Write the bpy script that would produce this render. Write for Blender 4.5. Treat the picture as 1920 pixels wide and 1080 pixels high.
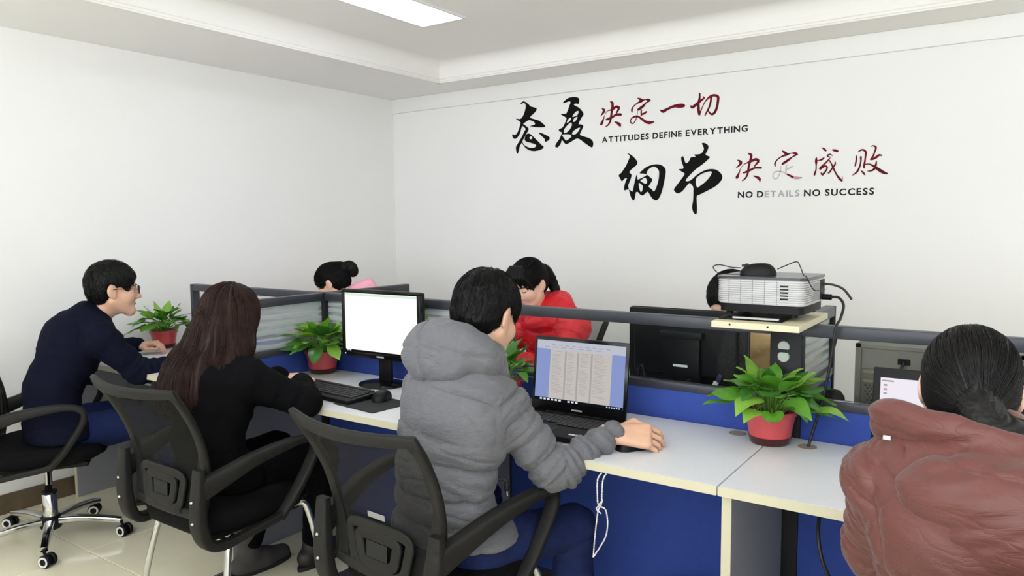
import bpy, bmesh, math, random
import numpy as np
from mathutils import Vector, Matrix
import openvdb as vdb

SC = bpy.context.scene
COL = SC.collection
for o in list(bpy.data.objects):
    bpy.data.objects.remove(o)
random.seed(7)
RNG = np.random.default_rng(11)

# ------------------------------------------------------------------ camera, world, lights, exposure
cam_d = bpy.data.cameras.new('camera'); cam = bpy.data.objects.new('camera', cam_d); COL.objects.link(cam)
cam_d.sensor_width = 36.0
cam_d.lens = 36.0 * 1385.0 / 1920.0
cam_d.clip_start = 0.02
yaw, pit, rol = math.radians(34.5), math.radians(4.95), math.radians(-0.53)
fw = Vector((-math.sin(yaw) * math.cos(pit), math.cos(yaw) * math.cos(pit), -math.sin(pit)))
rt0 = Vector((math.cos(yaw), math.sin(yaw), 0)); up0 = rt0.cross(fw)
rt = rt0 * math.cos(rol) + up0 * math.sin(rol)
up = -rt0 * math.sin(rol) + up0 * math.cos(rol)
m3 = Matrix((rt, up, -fw)).transposed()
cam.matrix_world = Matrix.Translation((0, 0, 1.42)) @ m3.to_4x4()
SC.camera = cam

world = bpy.data.worlds.new('world'); SC.world = world
world.use_nodes = True
world.node_tree.nodes['Background'].inputs[0].default_value = (0.92, 0.96, 1.0, 1)
world.node_tree.nodes['Background'].inputs[1].default_value = 1.0

SC.view_settings.view_transform = 'Standard'
SC.view_settings.look = 'None'
SC.view_settings.gamma = 1.0
SC.view_settings.exposure = -0.07
SC.view_settings.use_curve_mapping = False
SC.cycles.max_bounces = 8
SC.cycles.diffuse_bounces = 6
SC.cycles.transparent_max_bounces = 16
SC.cycles.sample_clamp_indirect = 4.0

def area_light(name, loc, size, rot, power, color=(1, 1, 1)):
    l = bpy.data.lights.new(name, 'AREA'); l.shape = 'RECTANGLE'
    l.size, l.size_y = size; l.energy = power; l.color = color
    o = bpy.data.objects.new(name, l); COL.objects.link(o)
    o.location = loc; o.rotation_euler = rot
    return o
# area lights added out of view, aimed upward to brighten the ceiling
area_light('window_daylight', (-0.6, -2.45, 1.5), (4.4, 1.6), (math.radians(158), 0, 0), 315, (0.90, 0.95, 1.0))
area_light('side_window_daylight', (2.5, 0.9, 1.5), (4.0, 1.5), (math.radians(160), 0, math.radians(90)), 45, (0.90, 0.95, 1.0))  # added fill at the right wall, which has no opening
LAMP_EMIT = 11.0

# ------------------------------------------------------------------ materials
def lin(c):
    if isinstance(c, str):
        c = tuple(int(c[i:i + 2], 16) for i in (0, 2, 4))
    return tuple(((v / 255) / 12.92 if v / 255 <= 0.04045 else ((v / 255 + 0.055) / 1.055) ** 2.4) for v in c) + (1.0,)

def wrinkle(m, scale, strength, dist=0.006, vec=(1, 1, 1), rot=(0, 0, 0)):
    """crumpled cloth relief on top of the modelled folds"""
    nt = m.node_tree; b = nt.nodes['Principled BSDF']
    tc = nt.nodes.new('ShaderNodeTexCoord'); mp = nt.nodes.new('ShaderNodeMapping'); mp.inputs['Scale'].default_value = vec; mp.inputs['Rotation'].default_value = rot
    nt.links.new(tc.outputs['Object'], mp.inputs[0])
    n = nt.nodes.new('ShaderNodeTexNoise'); n.inputs['Scale'].default_value = scale; n.inputs['Detail'].default_value = 3; n.inputs['Distortion'].default_value = 0.8
    nt.links.new(mp.outputs[0], n.inputs['Vector'])
    s1 = nt.nodes.new('ShaderNodeMath'); s1.operation = 'SUBTRACT'; s1.inputs[1].default_value = 0.5; nt.links.new(n.outputs['Fac'], s1.inputs[0])
    s2 = nt.nodes.new('ShaderNodeMath'); s2.operation = 'ABSOLUTE'; nt.links.new(s1.outputs[0], s2.inputs[0])
    s3 = nt.nodes.new('ShaderNodeMath'); s3.operation = 'POWER'; s3.inputs[1].default_value = 0.6; nt.links.new(s2.outputs[0], s3.inputs[0])
    bp = nt.nodes.new('ShaderNodeBump'); bp.inputs['Strength'].default_value = strength; bp.inputs['Distance'].default_value = dist
    nt.links.new(s3.outputs[0], bp.inputs['Height'])
    if b.inputs['Normal'].is_linked: nt.links.new(b.inputs['Normal'].links[0].from_socket, bp.inputs['Normal'])
    nt.links.new(bp.outputs[0], b.inputs['Normal'])
MATS = {}
def mat(name, color, rough=0.5, metal=0.0, bump=0.0, bscale=200.0, vary=0.0, vscale=6.0, sheen=0.0, spec=0.5, emit=None, estr=1.0, trans=0.0, alpha=1.0, stretch=None, coat=0.0, sss=0.0):
    if name in MATS:
        return MATS[name]
    m = bpy.data.materials.new(name); m.use_nodes = True
    nt = m.node_tree; b = nt.nodes['Principled BSDF']
    c = lin(color)
    b.inputs['Base Color'].default_value = c
    b.inputs['Roughness'].default_value = rough
    b.inputs['Metallic'].default_value = metal
    b.inputs['Specular IOR Level'].default_value = spec
    if sheen: b.inputs['Sheen Weight'].default_value = sheen
    if coat: b.inputs['Coat Weight'].default_value = coat
    if trans: b.inputs['Transmission Weight'].default_value = trans
    if alpha < 1: b.inputs['Alpha'].default_value = alpha
    if sss:
        b.inputs['Subsurface Weight'].default_value = sss
        b.inputs['Subsurface Radius'].default_value = (0.01, 0.004, 0.002)
    if emit is not None:
        b.inputs['Emission Color'].default_value = lin(emit); b.inputs['Emission Strength'].default_value = estr
    if vary or bump:
        tc = nt.nodes.new('ShaderNodeTexCoord')
        src = tc.outputs['Object']
        if stretch:
            mp = nt.nodes.new('ShaderNodeMapping'); mp.inputs['Scale'].default_value = stretch
            nt.links.new(src, mp.inputs[0]); src = mp.outputs[0]
    if vary:
        n = nt.nodes.new('ShaderNodeTexNoise'); n.inputs['Scale'].default_value = vscale; n.inputs['Detail'].default_value = 5
        nt.links.new(src, n.inputs['Vector'])
        r = nt.nodes.new('ShaderNodeMapRange')
        r.inputs[1].default_value = 0.3; r.inputs[2].default_value = 0.7
        r.inputs[3].default_value = 1 - vary; r.inputs[4].default_value = 1 + vary
        nt.links.new(n.outputs['Fac'], r.inputs[0])
        mx = nt.nodes.new('ShaderNodeVectorMath'); mx.operation = 'SCALE'
        mx.inputs[0].default_value = c[:3]
        nt.links.new(r.outputs[0], mx.inputs['Scale'])
        nt.links.new(mx.outputs[0], b.inputs['Base Color'])
    if bump:
        n2 = nt.nodes.new('ShaderNodeTexNoise'); n2.inputs['Scale'].default_value = bscale; n2.inputs['Detail'].default_value = 3
        nt.links.new(src, n2.inputs['Vector'])
        bp = nt.nodes.new('ShaderNodeBump'); bp.inputs['Strength'].default_value = bump; bp.inputs['Distance'].default_value = 0.002
        nt.links.new(n2.outputs['Fac'], bp.inputs['Height']); nt.links.new(bp.outputs[0], b.inputs['Normal'])
    MATS[name] = m
    return m

M_WALL = mat('wall_paint', (236, 235, 234), 0.75, bump=0.05, bscale=90, vary=0.01, vscale=2)
M_CEIL = mat('ceiling_paint', (238, 236, 233), 0.8, bump=0.04, bscale=80, vary=0.01, vscale=2)
M_TRIM = mat('trim_paint', (236, 233, 229), 0.6)
M_TILE = mat('floor_tile', (226, 220, 194), 0.12, vary=0.05, vscale=3, spec=0.5, bump=0.015, bscale=8)
M_GROUT = mat('tile_grout', (228, 222, 200), 0.7)
M_SKIRT = mat('skirting_tile', (98, 84, 66), 0.3, vary=0.25, vscale=9)
M_TOP = mat('desk_laminate', (212, 213, 218), 0.33, vary=0.035, vscale=160, bump=0.02, bscale=400)
M_EDGE = mat('desk_edge_band', (196, 190, 164), 0.5)
M_LEGP = mat('grey_panel', (150, 152, 158), 0.5, vary=0.03, vscale=60)
M_BLUE = mat('blue_fabric_panel', (58, 80, 160), 0.8, spec=0.15, bump=0.15, bscale=700, vary=0.04, vscale=40)
M_ALU = mat('dark_grey_rail', (58, 60, 68), 0.42, metal=0.25, vary=0.03, vscale=30)
M_ALUB = mat('dark_post', (30, 30, 33), 0.55, spec=0.25)
M_BLACK = mat('black_plastic', (12, 12, 14), 0.5, spec=0.22)
M_BLACKG = mat('black_gloss', (10, 10, 12), 0.2, spec=0.3)
M_DKGREY = mat('charcoal_plastic', (28, 28, 30), 0.55, bump=0.03, bscale=500, spec=0.25)
M_CHAIRP = mat('chair_plastic', (28, 27, 26), 0.55, bump=0.04, bscale=600, spec=0.22)
M_CHROME = mat('chrome', (205, 205, 205), 0.12, metal=1.0)
M_SEAT = mat('black_seat_fabric', (12, 12, 14), 0.85, bump=0.2, bscale=500, spec=0.1)
M_WHITEP = mat('white_plastic', (225, 225, 222), 0.4)
M_SILVER = mat('silver_plastic', (178, 177, 178), 0.4, metal=0.1)
M_BOARD = mat('cream_board', (206, 198, 168), 0.5, vary=0.02, vscale=30)
M_SKIN = mat('skin', (206, 162, 136), 0.5, sss=0.08, bump=0.05, bscale=250, vary=0.04, vscale=25)
M_SKINP = mat('skin_pale', (232, 188, 164), 0.5, sss=0.08, bump=0.04, bscale=250, vary=0.03, vscale=25)
M_CORD = mat('black_cord', (18, 18, 20), 0.5)

def glass_mat():
    m = bpy.data.materials.new('clear_glass'); m.use_nodes = True
    nt = m.node_tree; nt.nodes.clear()
    out = nt.nodes.new('ShaderNodeOutputMaterial')
    tr = nt.nodes.new('ShaderNodeBsdfTransparent'); tr.inputs[0].default_value = (0.95, 0.965, 0.96, 1)
    gl = nt.nodes.new('ShaderNodeBsdfGlossy'); gl.inputs['Roughness'].default_value = 0.02
    fr = nt.nodes.new('ShaderNodeFresnel'); fr.inputs[0].default_value = 1.16
    mx = nt.nodes.new('ShaderNodeMixShader')
    nt.links.new(fr.outputs[0], mx.inputs[0]); nt.links.new(tr.outputs[0], mx.inputs[1]); nt.links.new(gl.outputs[0], mx.inputs[2])
    nt.links.new(mx.outputs[0], out.inputs[0])
    return m
M_GLASS = glass_mat()

def frost_mat():
    # frosted glass with clear wavy horizontal stripes
    m = bpy.data.materials.new('striped_frosted_glass'); m.use_nodes = True
    nt = m.node_tree; nt.nodes.clear()
    out = nt.nodes.new('ShaderNodeOutputMaterial')
    tr = nt.nodes.new('ShaderNodeBsdfTransparent'); tr.inputs[0].default_value = (0.8, 0.83, 0.85, 1)
    df = nt.nodes.new('ShaderNodeBsdfPrincipled')
    df.inputs['Base Color'].default_value = lin((214, 220, 222)); df.inputs['Roughness'].default_value = 0.4
    tl = nt.nodes.new('ShaderNodeBsdfTranslucent'); tl.inputs[0].default_value = lin((214, 220, 222))
    fs = nt.nodes.new('ShaderNodeMixShader'); fs.inputs[0].default_value = 0.45
    nt.links.new(df.outputs[0], fs.inputs[1]); nt.links.new(tl.outputs[0], fs.inputs[2])
    tc = nt.nodes.new('ShaderNodeTexCoord')
    mp = nt.nodes.new('ShaderNodeMapping'); mp.inputs['Scale'].default_value = (2.2, 2.2, 26)
    nt.links.new(tc.outputs['Object'], mp.inputs[0])
    n = nt.nodes.new('ShaderNodeTexNoise'); n.inputs['Scale'].default_value = 1.3; n.inputs['Detail'].default_value = 1
    nt.links.new(mp.outputs[0], n.inputs['Vector'])
    sx = nt.nodes.new('ShaderNodeSeparateXYZ'); nt.links.new(tc.outputs['Object'], sx.inputs[0])
    w = nt.nodes.new('ShaderNodeMath'); w.operation = 'MULTIPLY'; w.inputs[1].default_value = 2 * math.pi / 0.032
    nt.links.new(sx.outputs[2], w.inputs[0])
    a = nt.nodes.new('ShaderNodeMath'); a.operation = 'MULTIPLY_ADD'; a.inputs[1].default_value = 5.0
    nt.links.new(n.outputs['Fac'], a.inputs[0]); nt.links.new(w.outputs[0], a.inputs[2])
    si = nt.nodes.new('ShaderNodeMath'); si.operation = 'SINE'; nt.links.new(a.outputs[0], si.inputs[0])
    rg = nt.nodes.new('ShaderNodeMapRange'); rg.inputs[1].default_value = -0.35; rg.inputs[2].default_value = 0.25
    rg.inputs[3].default_value = 0.3; rg.inputs[4].default_value = 0.93
    nt.links.new(si.outputs[0], rg.inputs[0])
    mx = nt.nodes.new('ShaderNodeMixShader')
    nt.links.new(rg.outputs[0], mx.inputs[0]); nt.links.new(tr.outputs[0], mx.inputs[1]); nt.links.new(fs.outputs[0], mx.inputs[2])
    nt.links.new(mx.outputs[0], out.inputs[0])
    return m
M_FROST = frost_mat()

def mesh_fabric(name, color, openness):
    m = bpy.data.materials.new(name); m.use_nodes = True
    nt = m.node_tree; b = nt.nodes['Principled BSDF']; out = nt.nodes['Material Output']
    b.inputs['Base Color'].default_value = lin(color); b.inputs['Roughness'].default_value = 0.8; b.inputs['Specular IOR Level'].default_value = 0.12
    tr = nt.nodes.new('ShaderNodeBsdfTransparent')
    mx = nt.nodes.new('ShaderNodeMixShader'); mx.inputs[0].default_value = openness
    nt.links.new(b.outputs[0], mx.inputs[1]); nt.links.new(tr.outputs[0], mx.inputs[2])
    nt.links.new(mx.outputs[0], out.inputs[0])
    return m
M_MESH = mesh_fabric('chair_mesh_fabric', (26, 26, 25), 0.22)

def emis(name, color, s):
    m = bpy.data.materials.new(name); m.use_nodes = True
    nt = m.node_tree; nt.nodes.clear()
    out = nt.nodes.new('ShaderNodeOutputMaterial'); e = nt.nodes.new('ShaderNodeEmission')
    e.inputs[0].default_value = lin(color); e.inputs[1].default_value = s
    nt.links.new(e.outputs[0], out.inputs[0])
    return m

# ------------------------------------------------------------------ object helpers
def link(name, me, m=None, parent=None):
    o = bpy.data.objects.new(name, me); COL.objects.link(o)
    if m is not None and me is not None:
        for mm in (m if isinstance(m, (list, tuple)) else [m]):
            me.materials.append(mm)
    if parent is not None: o.parent = parent
    return o
def thing(name, label, cat, loc=(0, 0, 0), rz=0.0, group=None):
    o = bpy.data.objects.new(name, None); COL.objects.link(o)
    o.empty_display_size = 0.1
    o.location = loc; o.rotation_euler = (0, 0, rz); o['label'] = label; o['category'] = cat
    if group: o['group'] = group
    return o
def tag(o, label, cat, group=None):
    o['label'] = label; o['category'] = cat
    if group: o['group'] = group
    return o
def struct(o):
    o['kind'] = 'structure'; return o
def copy_tree(o, parent=None):
    c = o.copy(); COL.objects.link(c)
    if parent is not None: c.parent = parent
    for ch in list(o.children): copy_tree(ch, c)
    return c
def smooth(o, ang=40):
    me = o.data
    for p in me.polygons: p.use_smooth = True
    try: me.set_sharp_from_angle(angle=math.radians(ang))
    except Exception: pass
    return o
def bm_obj(name, bm, m, parent=None, sm=None):
    me = bpy.data.meshes.new(name); bm.normal_update(); bm.to_mesh(me); bm.free()
    o = link(name, me, m, parent)
    if sm: smooth(o, sm)
    return o
def arr_obj(name, V, Fc, m, parent=None, sm=None):
    me = bpy.data.meshes.new(name)
    me.from_pydata([tuple(v) for v in V], [], [tuple(f) for f in Fc]); me.update()
    o = link(name, me, m, parent)
    if sm: smooth(o, sm)
    return o

def add_box(bm, lo, hi, bev=0.0, seg=2, M=None, mi=0):
    lo, hi = Vector(lo), Vector(hi); c = (lo + hi) / 2; s = hi - lo
    r = bmesh.ops.create_cube(bm, size=1.0)
    vs = r['verts']
    for v in vs: v.co = Vector((v.co.x * s.x, v.co.y * s.y, v.co.z * s.z)) + c
    fs = set(f for v in vs for f in v.link_faces)
    if bev > 0:
        es = list(set(e for v in vs for e in v.link_edges))
        rr = bmesh.ops.bevel(bm, geom=es, offset=bev, segments=seg, affect='EDGES', profile=0.5)
        vs = list(set(v for f in rr['faces'] for v in f.verts) | set(v for v in vs if v.is_valid))
    fs = set(f for v in vs if v.is_valid for f in v.link_faces)
    for f in fs: f.material_index = mi
    if M is not None:
        for v in vs:
            if v.is_valid: v.co = M @ v.co
    return vs
def box(name, lo, hi, m, parent=None, bev=0.0, seg=2, M=None):
    bm = bmesh.new(); add_box(bm, lo, hi, bev, seg, M)
    return bm_obj(name, bm, m, parent, 35 if bev else None)

def frames(P, closed=False, hint=None):
    P = [Vector(p) for p in P]; n = len(P); T = []
    for i in range(n):
        a = P[(i - 1) % n] if (closed or i > 0) else P[i]
        b = P[(i + 1) % n] if (closed or i < n - 1) else P[i]
        T.append((b - a).normalized())
    h = Vector(hint) if hint is not None else None
    out = []
    if h is None:
        h0 = Vector((0, 0, 1)) if abs(T[0].z) < 0.9 else Vector((1, 0, 0))
        N = (h0 - T[0] * h0.dot(T[0])).normalized()
        for i in range(n):
            N = (N - T[i] * N.dot(T[i])).normalized(); out.append((T[i], N, T[i].cross(N)))
    else:
        for i in range(n):
            N = (h - T[i] * h.dot(T[i])).normalized(); out.append((T[i], N, T[i].cross(N)))
    return P, out
def add_sweep(bm, P, prof, closed=False, hint=None, scale=None, mi=0):
    P, fr = frames(P, closed, hint); n = len(P); rings = []
    for i in range(n):
        t, N, B = fr[i]; s = 1.0 if scale is None else scale[i]
        sa, sb = s if isinstance(s, tuple) else (s, s)
        rings.append([bm.verts.new(P[i] + N * (a * sa) + B * (b * sb)) for a, b in prof])
    k = len(prof)
    for i in range(n if closed else n - 1):
        r0, r1 = rings[i], rings[(i + 1) % n]
        for j in range(k):
            f = bm.faces.new((r0[j], r0[(j + 1) % k], r1[(j + 1) % k], r1[j])); f.material_index = mi
    if not closed:
        bm.faces.new(list(reversed(rings[0]))).material_index = mi; bm.faces.new(rings[-1]).material_index = mi
    return rings
def circ(r, n=10, ry=None):
    ry = r if ry is None else ry
    return [(r * math.cos(2 * math.pi * i / n), ry * math.sin(2 * math.pi * i / n)) for i in range(n)]
def rrect(a, b, r, n=3):
    pts = []
    for cx, cy, s in ((a - r, b - r, 0), (-a + r, b - r, 1), (-a + r, -b + r, 2), (a - r, -b + r, 3)):
        for i in range(n + 1):
            t = (s + i / n) * math.pi / 2
            pts.append((cx + r * math.cos(t), cy + r * math.sin(t)))
    return pts
def spline(P, n=8, closed=False):
    P = [Vector(p) for p in P]; out = []; N = len(P)
    rng = range(N if closed else N - 1)
    for i in rng:
        if closed: p0, p1, p2, p3 = P[(i - 1) % N], P[i], P[(i + 1) % N], P[(i + 2) % N]
        else: p0, p1, p2, p3 = P[max(i - 1, 0)], P[i], P[i + 1], P[min(i + 2, N - 1)]
        for k in range(n):
            t = k / n
            out.append(0.5 * ((2 * p1) + (p2 - p0) * t + (2 * p0 - 5 * p1 + 4 * p2 - p3) * t * t + (3 * p1 - p0 - 3 * p2 + p3) * t ** 3))
    if not closed: out.append(P[-1])
    return out
def tube(name, P, r, m, parent=None, n=8, sub=6, closed=False, raw=False):
    bm = bmesh.new(); add_sweep(bm, P if raw else spline(P, sub, closed), circ(r, n), closed)
    bmesh.ops.recalc_face_normals(bm, faces=bm.faces[:])
    return bm_obj(name, bm, m, parent, 60)
def add_lathe(bm, prof, n=24, M=None, mi=0):
    rings = []
    for r, z in prof:
        ring = [bm.verts.new(Vector((r * math.cos(2 * math.pi * i / n), r * math.sin(2 * math.pi * i / n), z))) for i in range(n)]
        if M is not None:
            for v in ring: v.co = M @ v.co
        rings.append(ring)
    for a, b in zip(rings, rings[1:]):
        for j in range(n):
            f = bm.faces.new((a[j], a[(j + 1) % n], b[(j + 1) % n], b[j])); f.material_index = mi
    f = bm.faces.new(list(reversed(rings[0]))); f.material_index = mi
    f = bm.faces.new(rings[-1]); f.material_index = mi
def lathe(name, prof, m, parent=None, n=24, M=None):
    bm = bmesh.new(); add_lathe(bm, prof, n, M)
    return bm_obj(name, bm, m, parent, 40)
# ------------------------------------------------------------------ the room
XL, XR, YF, YB, ZC, ZS = -4.13, 2.6, -2.6, 4.37, 2.54, 2.40
SX, SY = -3.39, 4.06     # inner edges of the lowered ceiling borders
fl = struct(box('floor', (XL, YF, -0.05), (XR, YB, -0.006), M_GROUT))
TS = 0.8
tile_me = None
x = XL
while x < XR - 0.01:
    y = YF + 0.13
    while y < YB - 0.01:
        w, d = min(TS, XR - x) - 0.004, min(TS, YB - y) - 0.004
        if w > 0.78 and d > 0.78:
            if tile_me is None:
                bm = bmesh.new(); add_box(bm, (0, 0, -0.008), (w, d, 0), 0.0015, 1)
                tile_me = bpy.data.meshes.new('tile'); bm.to_mesh(tile_me); bm.free(); tile_me.materials.append(M_TILE)
            t = link('tile', tile_me, None, fl); t.location = (x, y, 0)
        else:
            t = box('tile', (0, 0, -0.008), (w, d, 0), M_TILE, fl, 0.0015, 1); t.location = (x, y, 0)
        y += TS
    x += TS
struct(box('wall_left', (XL - 0.1, YF, 0), (XL, YB, ZC + 0.1), M_WALL))
wb = struct(box('wall_back', (XL, YB, 0), (XR, YB + 0.1, ZC + 0.1), M_WALL))
box('fascia_board', (XL, YB - 0.022, 2.292), (XR, YB, ZS), M_WALL, wb, 0.004, 2)
struct(box('wall_right', (XR, YF, 0), (XR + 0.1, YB, ZC + 0.1), M_WALL))
bm = bmesh.new()
add_box(bm, (XL, YF - 0.1, 0), (XR, YF, 0.7)); add_box(bm, (XL, YF - 0.1, 2.3), (XR, YF, ZC + 0.1))
add_box(bm, (XL, YF - 0.1, 0.7), (-2.9, YF, 2.3)); add_box(bm, (1.7, YF - 0.1, 0.7), (XR, YF, 2.3))
struct(bm_obj('wall_front', bm, M_WALL))
wn = struct(box('window_1', (-2.9, YF - 0.06, 0.7), (1.7, YF - 0.05, 2.3), M_GLASS))  # unseen window, added to let sky light in behind the camera
for q in (-2.9, -1.4, 0.15, 1.65): box('window_frame', (q, YF - 0.08, 0.7), (q + 0.05, YF - 0.02, 2.3), M_WHITEP, wn)
struct(box('ceiling', (XL, YF, ZC), (XR, YB, ZC + 0.1), M_CEIL))
struct(box('trim_1', (XL, YF, ZS), (SX, YB, ZC), M_CEIL))
struct(box('trim_2', (SX, SY, ZS), (XR, YB, ZC), M_CEIL))
def crown(name, P):
    bm = bmesh.new()
    add_sweep(bm, P, [(-0.002, 0.0), (0.03, 0.0), (0.03, 0.010), (0.024, 0.016), (0.012, 0.016), (0.006, 0.024), (-0.002, 0.024)], False, (0, 0, 1))
    bmesh.ops.recalc_face_normals(bm, faces=bm.faces[:])
    return struct(bm_obj(name, bm, M_TRIM))
crown('trim_3', [(SX - 0.002, YF, ZS + 0.0), (SX - 0.002, SY - 0.0, ZS)])
crown('trim_4', [(SX, SY + 0.002, ZS), (XR, SY + 0.002, ZS)])
# soft cove between the lowered border and the ceiling
def cove(name, a, b, inward):
    bm = bmesh.new(); a, b, inward = Vector(a), Vector(b), Vector(inward); R = 0.075
    pr = [(0, -R)] + [(R - R * math.cos(t), -R + R * math.sin(t)) for t in [i * math.pi / 12 for i in range(1, 7)]] + [(0, 0)]
    ra = [bm.verts.new(a + inward * u + Vector((0, 0, v))) for u, v in pr]; rb = [bm.verts.new(b + inward * u + Vector((0, 0, v))) for u, v in pr]
    for i in range(len(pr)):
        j = (i + 1) % len(pr); bm.faces.new((ra[i], ra[j], rb[j], rb[i]))
    bm.faces.new(ra); bm.faces.new(rb); bmesh.ops.recalc_face_normals(bm, faces=bm.faces[:])
    return struct(bm_obj(name, bm, M_CEIL, None, 50))
cove('trim_5', (SX, YF, ZC), (SX, SY, ZC), (1, 0, 0))
cove('trim_6', (SX, SY, ZC), (XR, SY, ZC), (0, -1, 0))
bs = None
y = YF
while y < YB - 0.01:
    h = min(0.8, YB - y) - 0.002
    if bs is None: bs = struct(box('baseboard_left', (XL, YF, 0), (XL + 0.008, YB, 0.098), M_GROUT))
    box('tile', (XL, y, 0.0), (XL + 0.013, y + h, 0.1), M_SKIRT, bs, 0.002, 1)
    y += 0.8
bs = struct(box('baseboard_back', (XL + 0.013, YB - 0.008, 0), (XR, YB, 0.098), M_GROUT))
x = XL + 0.013
while x < XR - 0.01:
    w = min(0.8, XR - x) - 0.002
    box('tile', (x, YB - 0.013, 0.0), (x + w, YB, 0.1), M_SKIRT, bs, 0.002, 1); x += 0.8

M_LAMP = emis('lamp_diffuser', (236, 244, 255), LAMP_EMIT)
def ceiling_lamp(x0, y0, w, l, label):
    t = thing('ceiling_light', label, 'ceiling light', (x0 + w / 2, y0 + l / 2, ZC), group='ceiling light panels')
    bm = bmesh.new()
    a, b, f = w / 2, l / 2, 0.014
    add_box(bm, (-a, -b, -0.012), (-a + f, b, 0)); add_box(bm, (a - f, -b, -0.012), (a, b, 0))
    add_box(bm, (-a + f, -b, -0.012), (a - f, -b + f, 0)); add_box(bm, (-a + f, b - f, -0.012), (a - f, b, 0))
    bm_obj('frame', bm, M_WHITEP, t)
    box('diffuser', (-a + f, -b + f, -0.009), (a - f, b - f, -0.001), M_LAMP, t)
ceiling_lamp(-2.83, 2.05, 0.31, 1.2, 'white rectangular ceiling light panel glowing above the desk row')
for k, (a, b) in enumerate(((-1.9, -0.9), (-0.35, -0.9), (1.3, -0.9), (1.35, 2.05))):  # unseen panels, added and placed to light the room
    ceiling_lamp(a, b, 0.31, 1.2, ['ceiling light panel at the left behind the photographer', 'ceiling light panel behind the photographer', 'ceiling light panel at the right behind the photographer', 'ceiling light panel out of frame to the right of the desk row'][k])

# ------------------------------------------------------------------ desks and partitions
YP = 2.375              # centre line of the long partition
XP = [-3.76, -2.71, -1.655, -0.585, 0.46]
YD0, YD1 = 1.80, 2.35   # near desks
def desk(x0, x1, y0, y1, front, label, cat, leg_x=(), grommets=(), group=None):
    """front=-1: sitting side at y0, +1: sitting side at y1"""
    t = thing('desk', label, cat, ((x0 + x1) / 2, (y0 + y1) / 2, 0), group=group)
    ox, oy = t.location.x, t.location.y
    def L(p): return (p[0] - ox, p[1] - oy, p[2])
    g = 0.0015
    box('worktop', L((x0 + g, y0 + 0.003, 0.725)), L((x1 - g, y1 - 0.003, 0.75)), M_TOP, t, 0.0015, 1)
    yf = (y0, y0 + 0.003) if front < 0 else (y1 - 0.003, y1)
    box('edge_band', L((x0 + g, yf[0], 0.7255)), L((x1 - g, yf[1], 0.7495)), M_EDGE, t)
    for lx in leg_x:
        lg = box('leg_panel', L((lx, y0 + 0.03, 0.0)), L((lx + 0.025, y1 - 0.02, 0.7245)), M_LEGP, t, 0.001, 1)
        ye = y0 + 0.027 if front < 0 else y1 - 0.02
        box('edge_band', L((lx, ye, 0.0)), L((lx + 0.025, ye + 0.003, 0.7245)), M_EDGE, lg)
    for gx, gy in grommets:
        lathe('cable_grommet', [(0.0, 0.7495), (0.024, 0.7495), (0.027, 0.7505), (0.027, 0.7515), (0.02, 0.7518), (0.016, 0.7508), (0.0, 0.7506)], mat('grommet_plastic', (150, 138, 118), 0.5), t, 20, Matrix.Translation((gx - ox, gy - oy, 0)))
    return t
desk(-4.11, -2.712, YD0, YD1, -1, 'pale laminate desk by the left wall with a potted plant at its end', 'desk', (-4.08, -2.738))
desk(-2.71, -1.656, YD0, YD1, -1, 'pale laminate desk with the bright white monitor and black keyboard', 'desk')
desk(-1.655, -0.6105, YD0, YD1, -1, 'pale laminate desk with the open laptop on it', 'desk', (-1.645,), ((-0.715, 2.30),))
desk(-0.6095, 0.44, YD0, YD1, -1, 'pale laminate desk in front of the person in the maroon jacket', 'desk', (-0.606, 0.41), ((-0.497, 2.27),))
YE0, YE1 = 2.40, 2.95
desk(-3.76, -2.712, YE0, YE1, 1, 'far side desk behind the left end of the glass partition', 'desk', (-3.74,))
desk(-2.71, -1.656, YE0, YE1, 1, 'far side desk behind the bright white monitor', 'desk', (-2.70,))
desk(-1.655, -0.6105, YE0, YE1, 1, 'far side desk carrying the black monitor seen from behind', 'desk', (-1.64,))
desk(-0.6095, 0.44, YE0, YE1, 1, 'far side desk carrying the grey metal computer case', 'desk', (-0.60, 0.41))

part = thing('desk_partition', 'long dark grey framed partition with clear panes and blue lower panels between the desks', 'partition', (0, YP, 0))
def rail(nm, x0, x1, z0, z1, d=0.019, m=M_ALU, p=part):
    return box(nm, (x0, -d, z0), (x1, d, z1), m, p, 0.003, 2)
for i in range(4):
    a, b = XP[i], XP[i + 1]
    rail('top_rail', a, b, 1.068, 1.105, 0.022)
    lr = rail('lower_rail', a, b, 0.848, 0.876)
    bm = bmesh.new(); add_box(bm, (a + 0.01, -0.003, 0.876), (b - 0.01, 0.003, 1.068))
    bm_obj('glass_pane', bm, M_FROST if i == 1 else M_GLASS, part)
    box('blue_panel', (a + 0.002, -0.016, 0.08), (b - 0.002, 0.016, 0.848), M_BLUE, part)
    rail('base_rail', a, b, 0.0, 0.08)
box('end_post', (-3.785, -0.022, 0), (-3.76, 0.022, 1.105), M_ALU, part, 0.003, 2)
for k, q in enumerate((-2.71, -1.655)):
    box('post', (q - 0.024, -0.0235, 0), (q + 0.024, 0.0235, 1.1055), M_ALUB if k == 0 else M_ALU, part, 0.003, 2)
pp = box('post', (-0.634, -0.0245, 0), (-0.538, 0.0245, 1.1045), M_ALUB, part, 0.003, 2)
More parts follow.
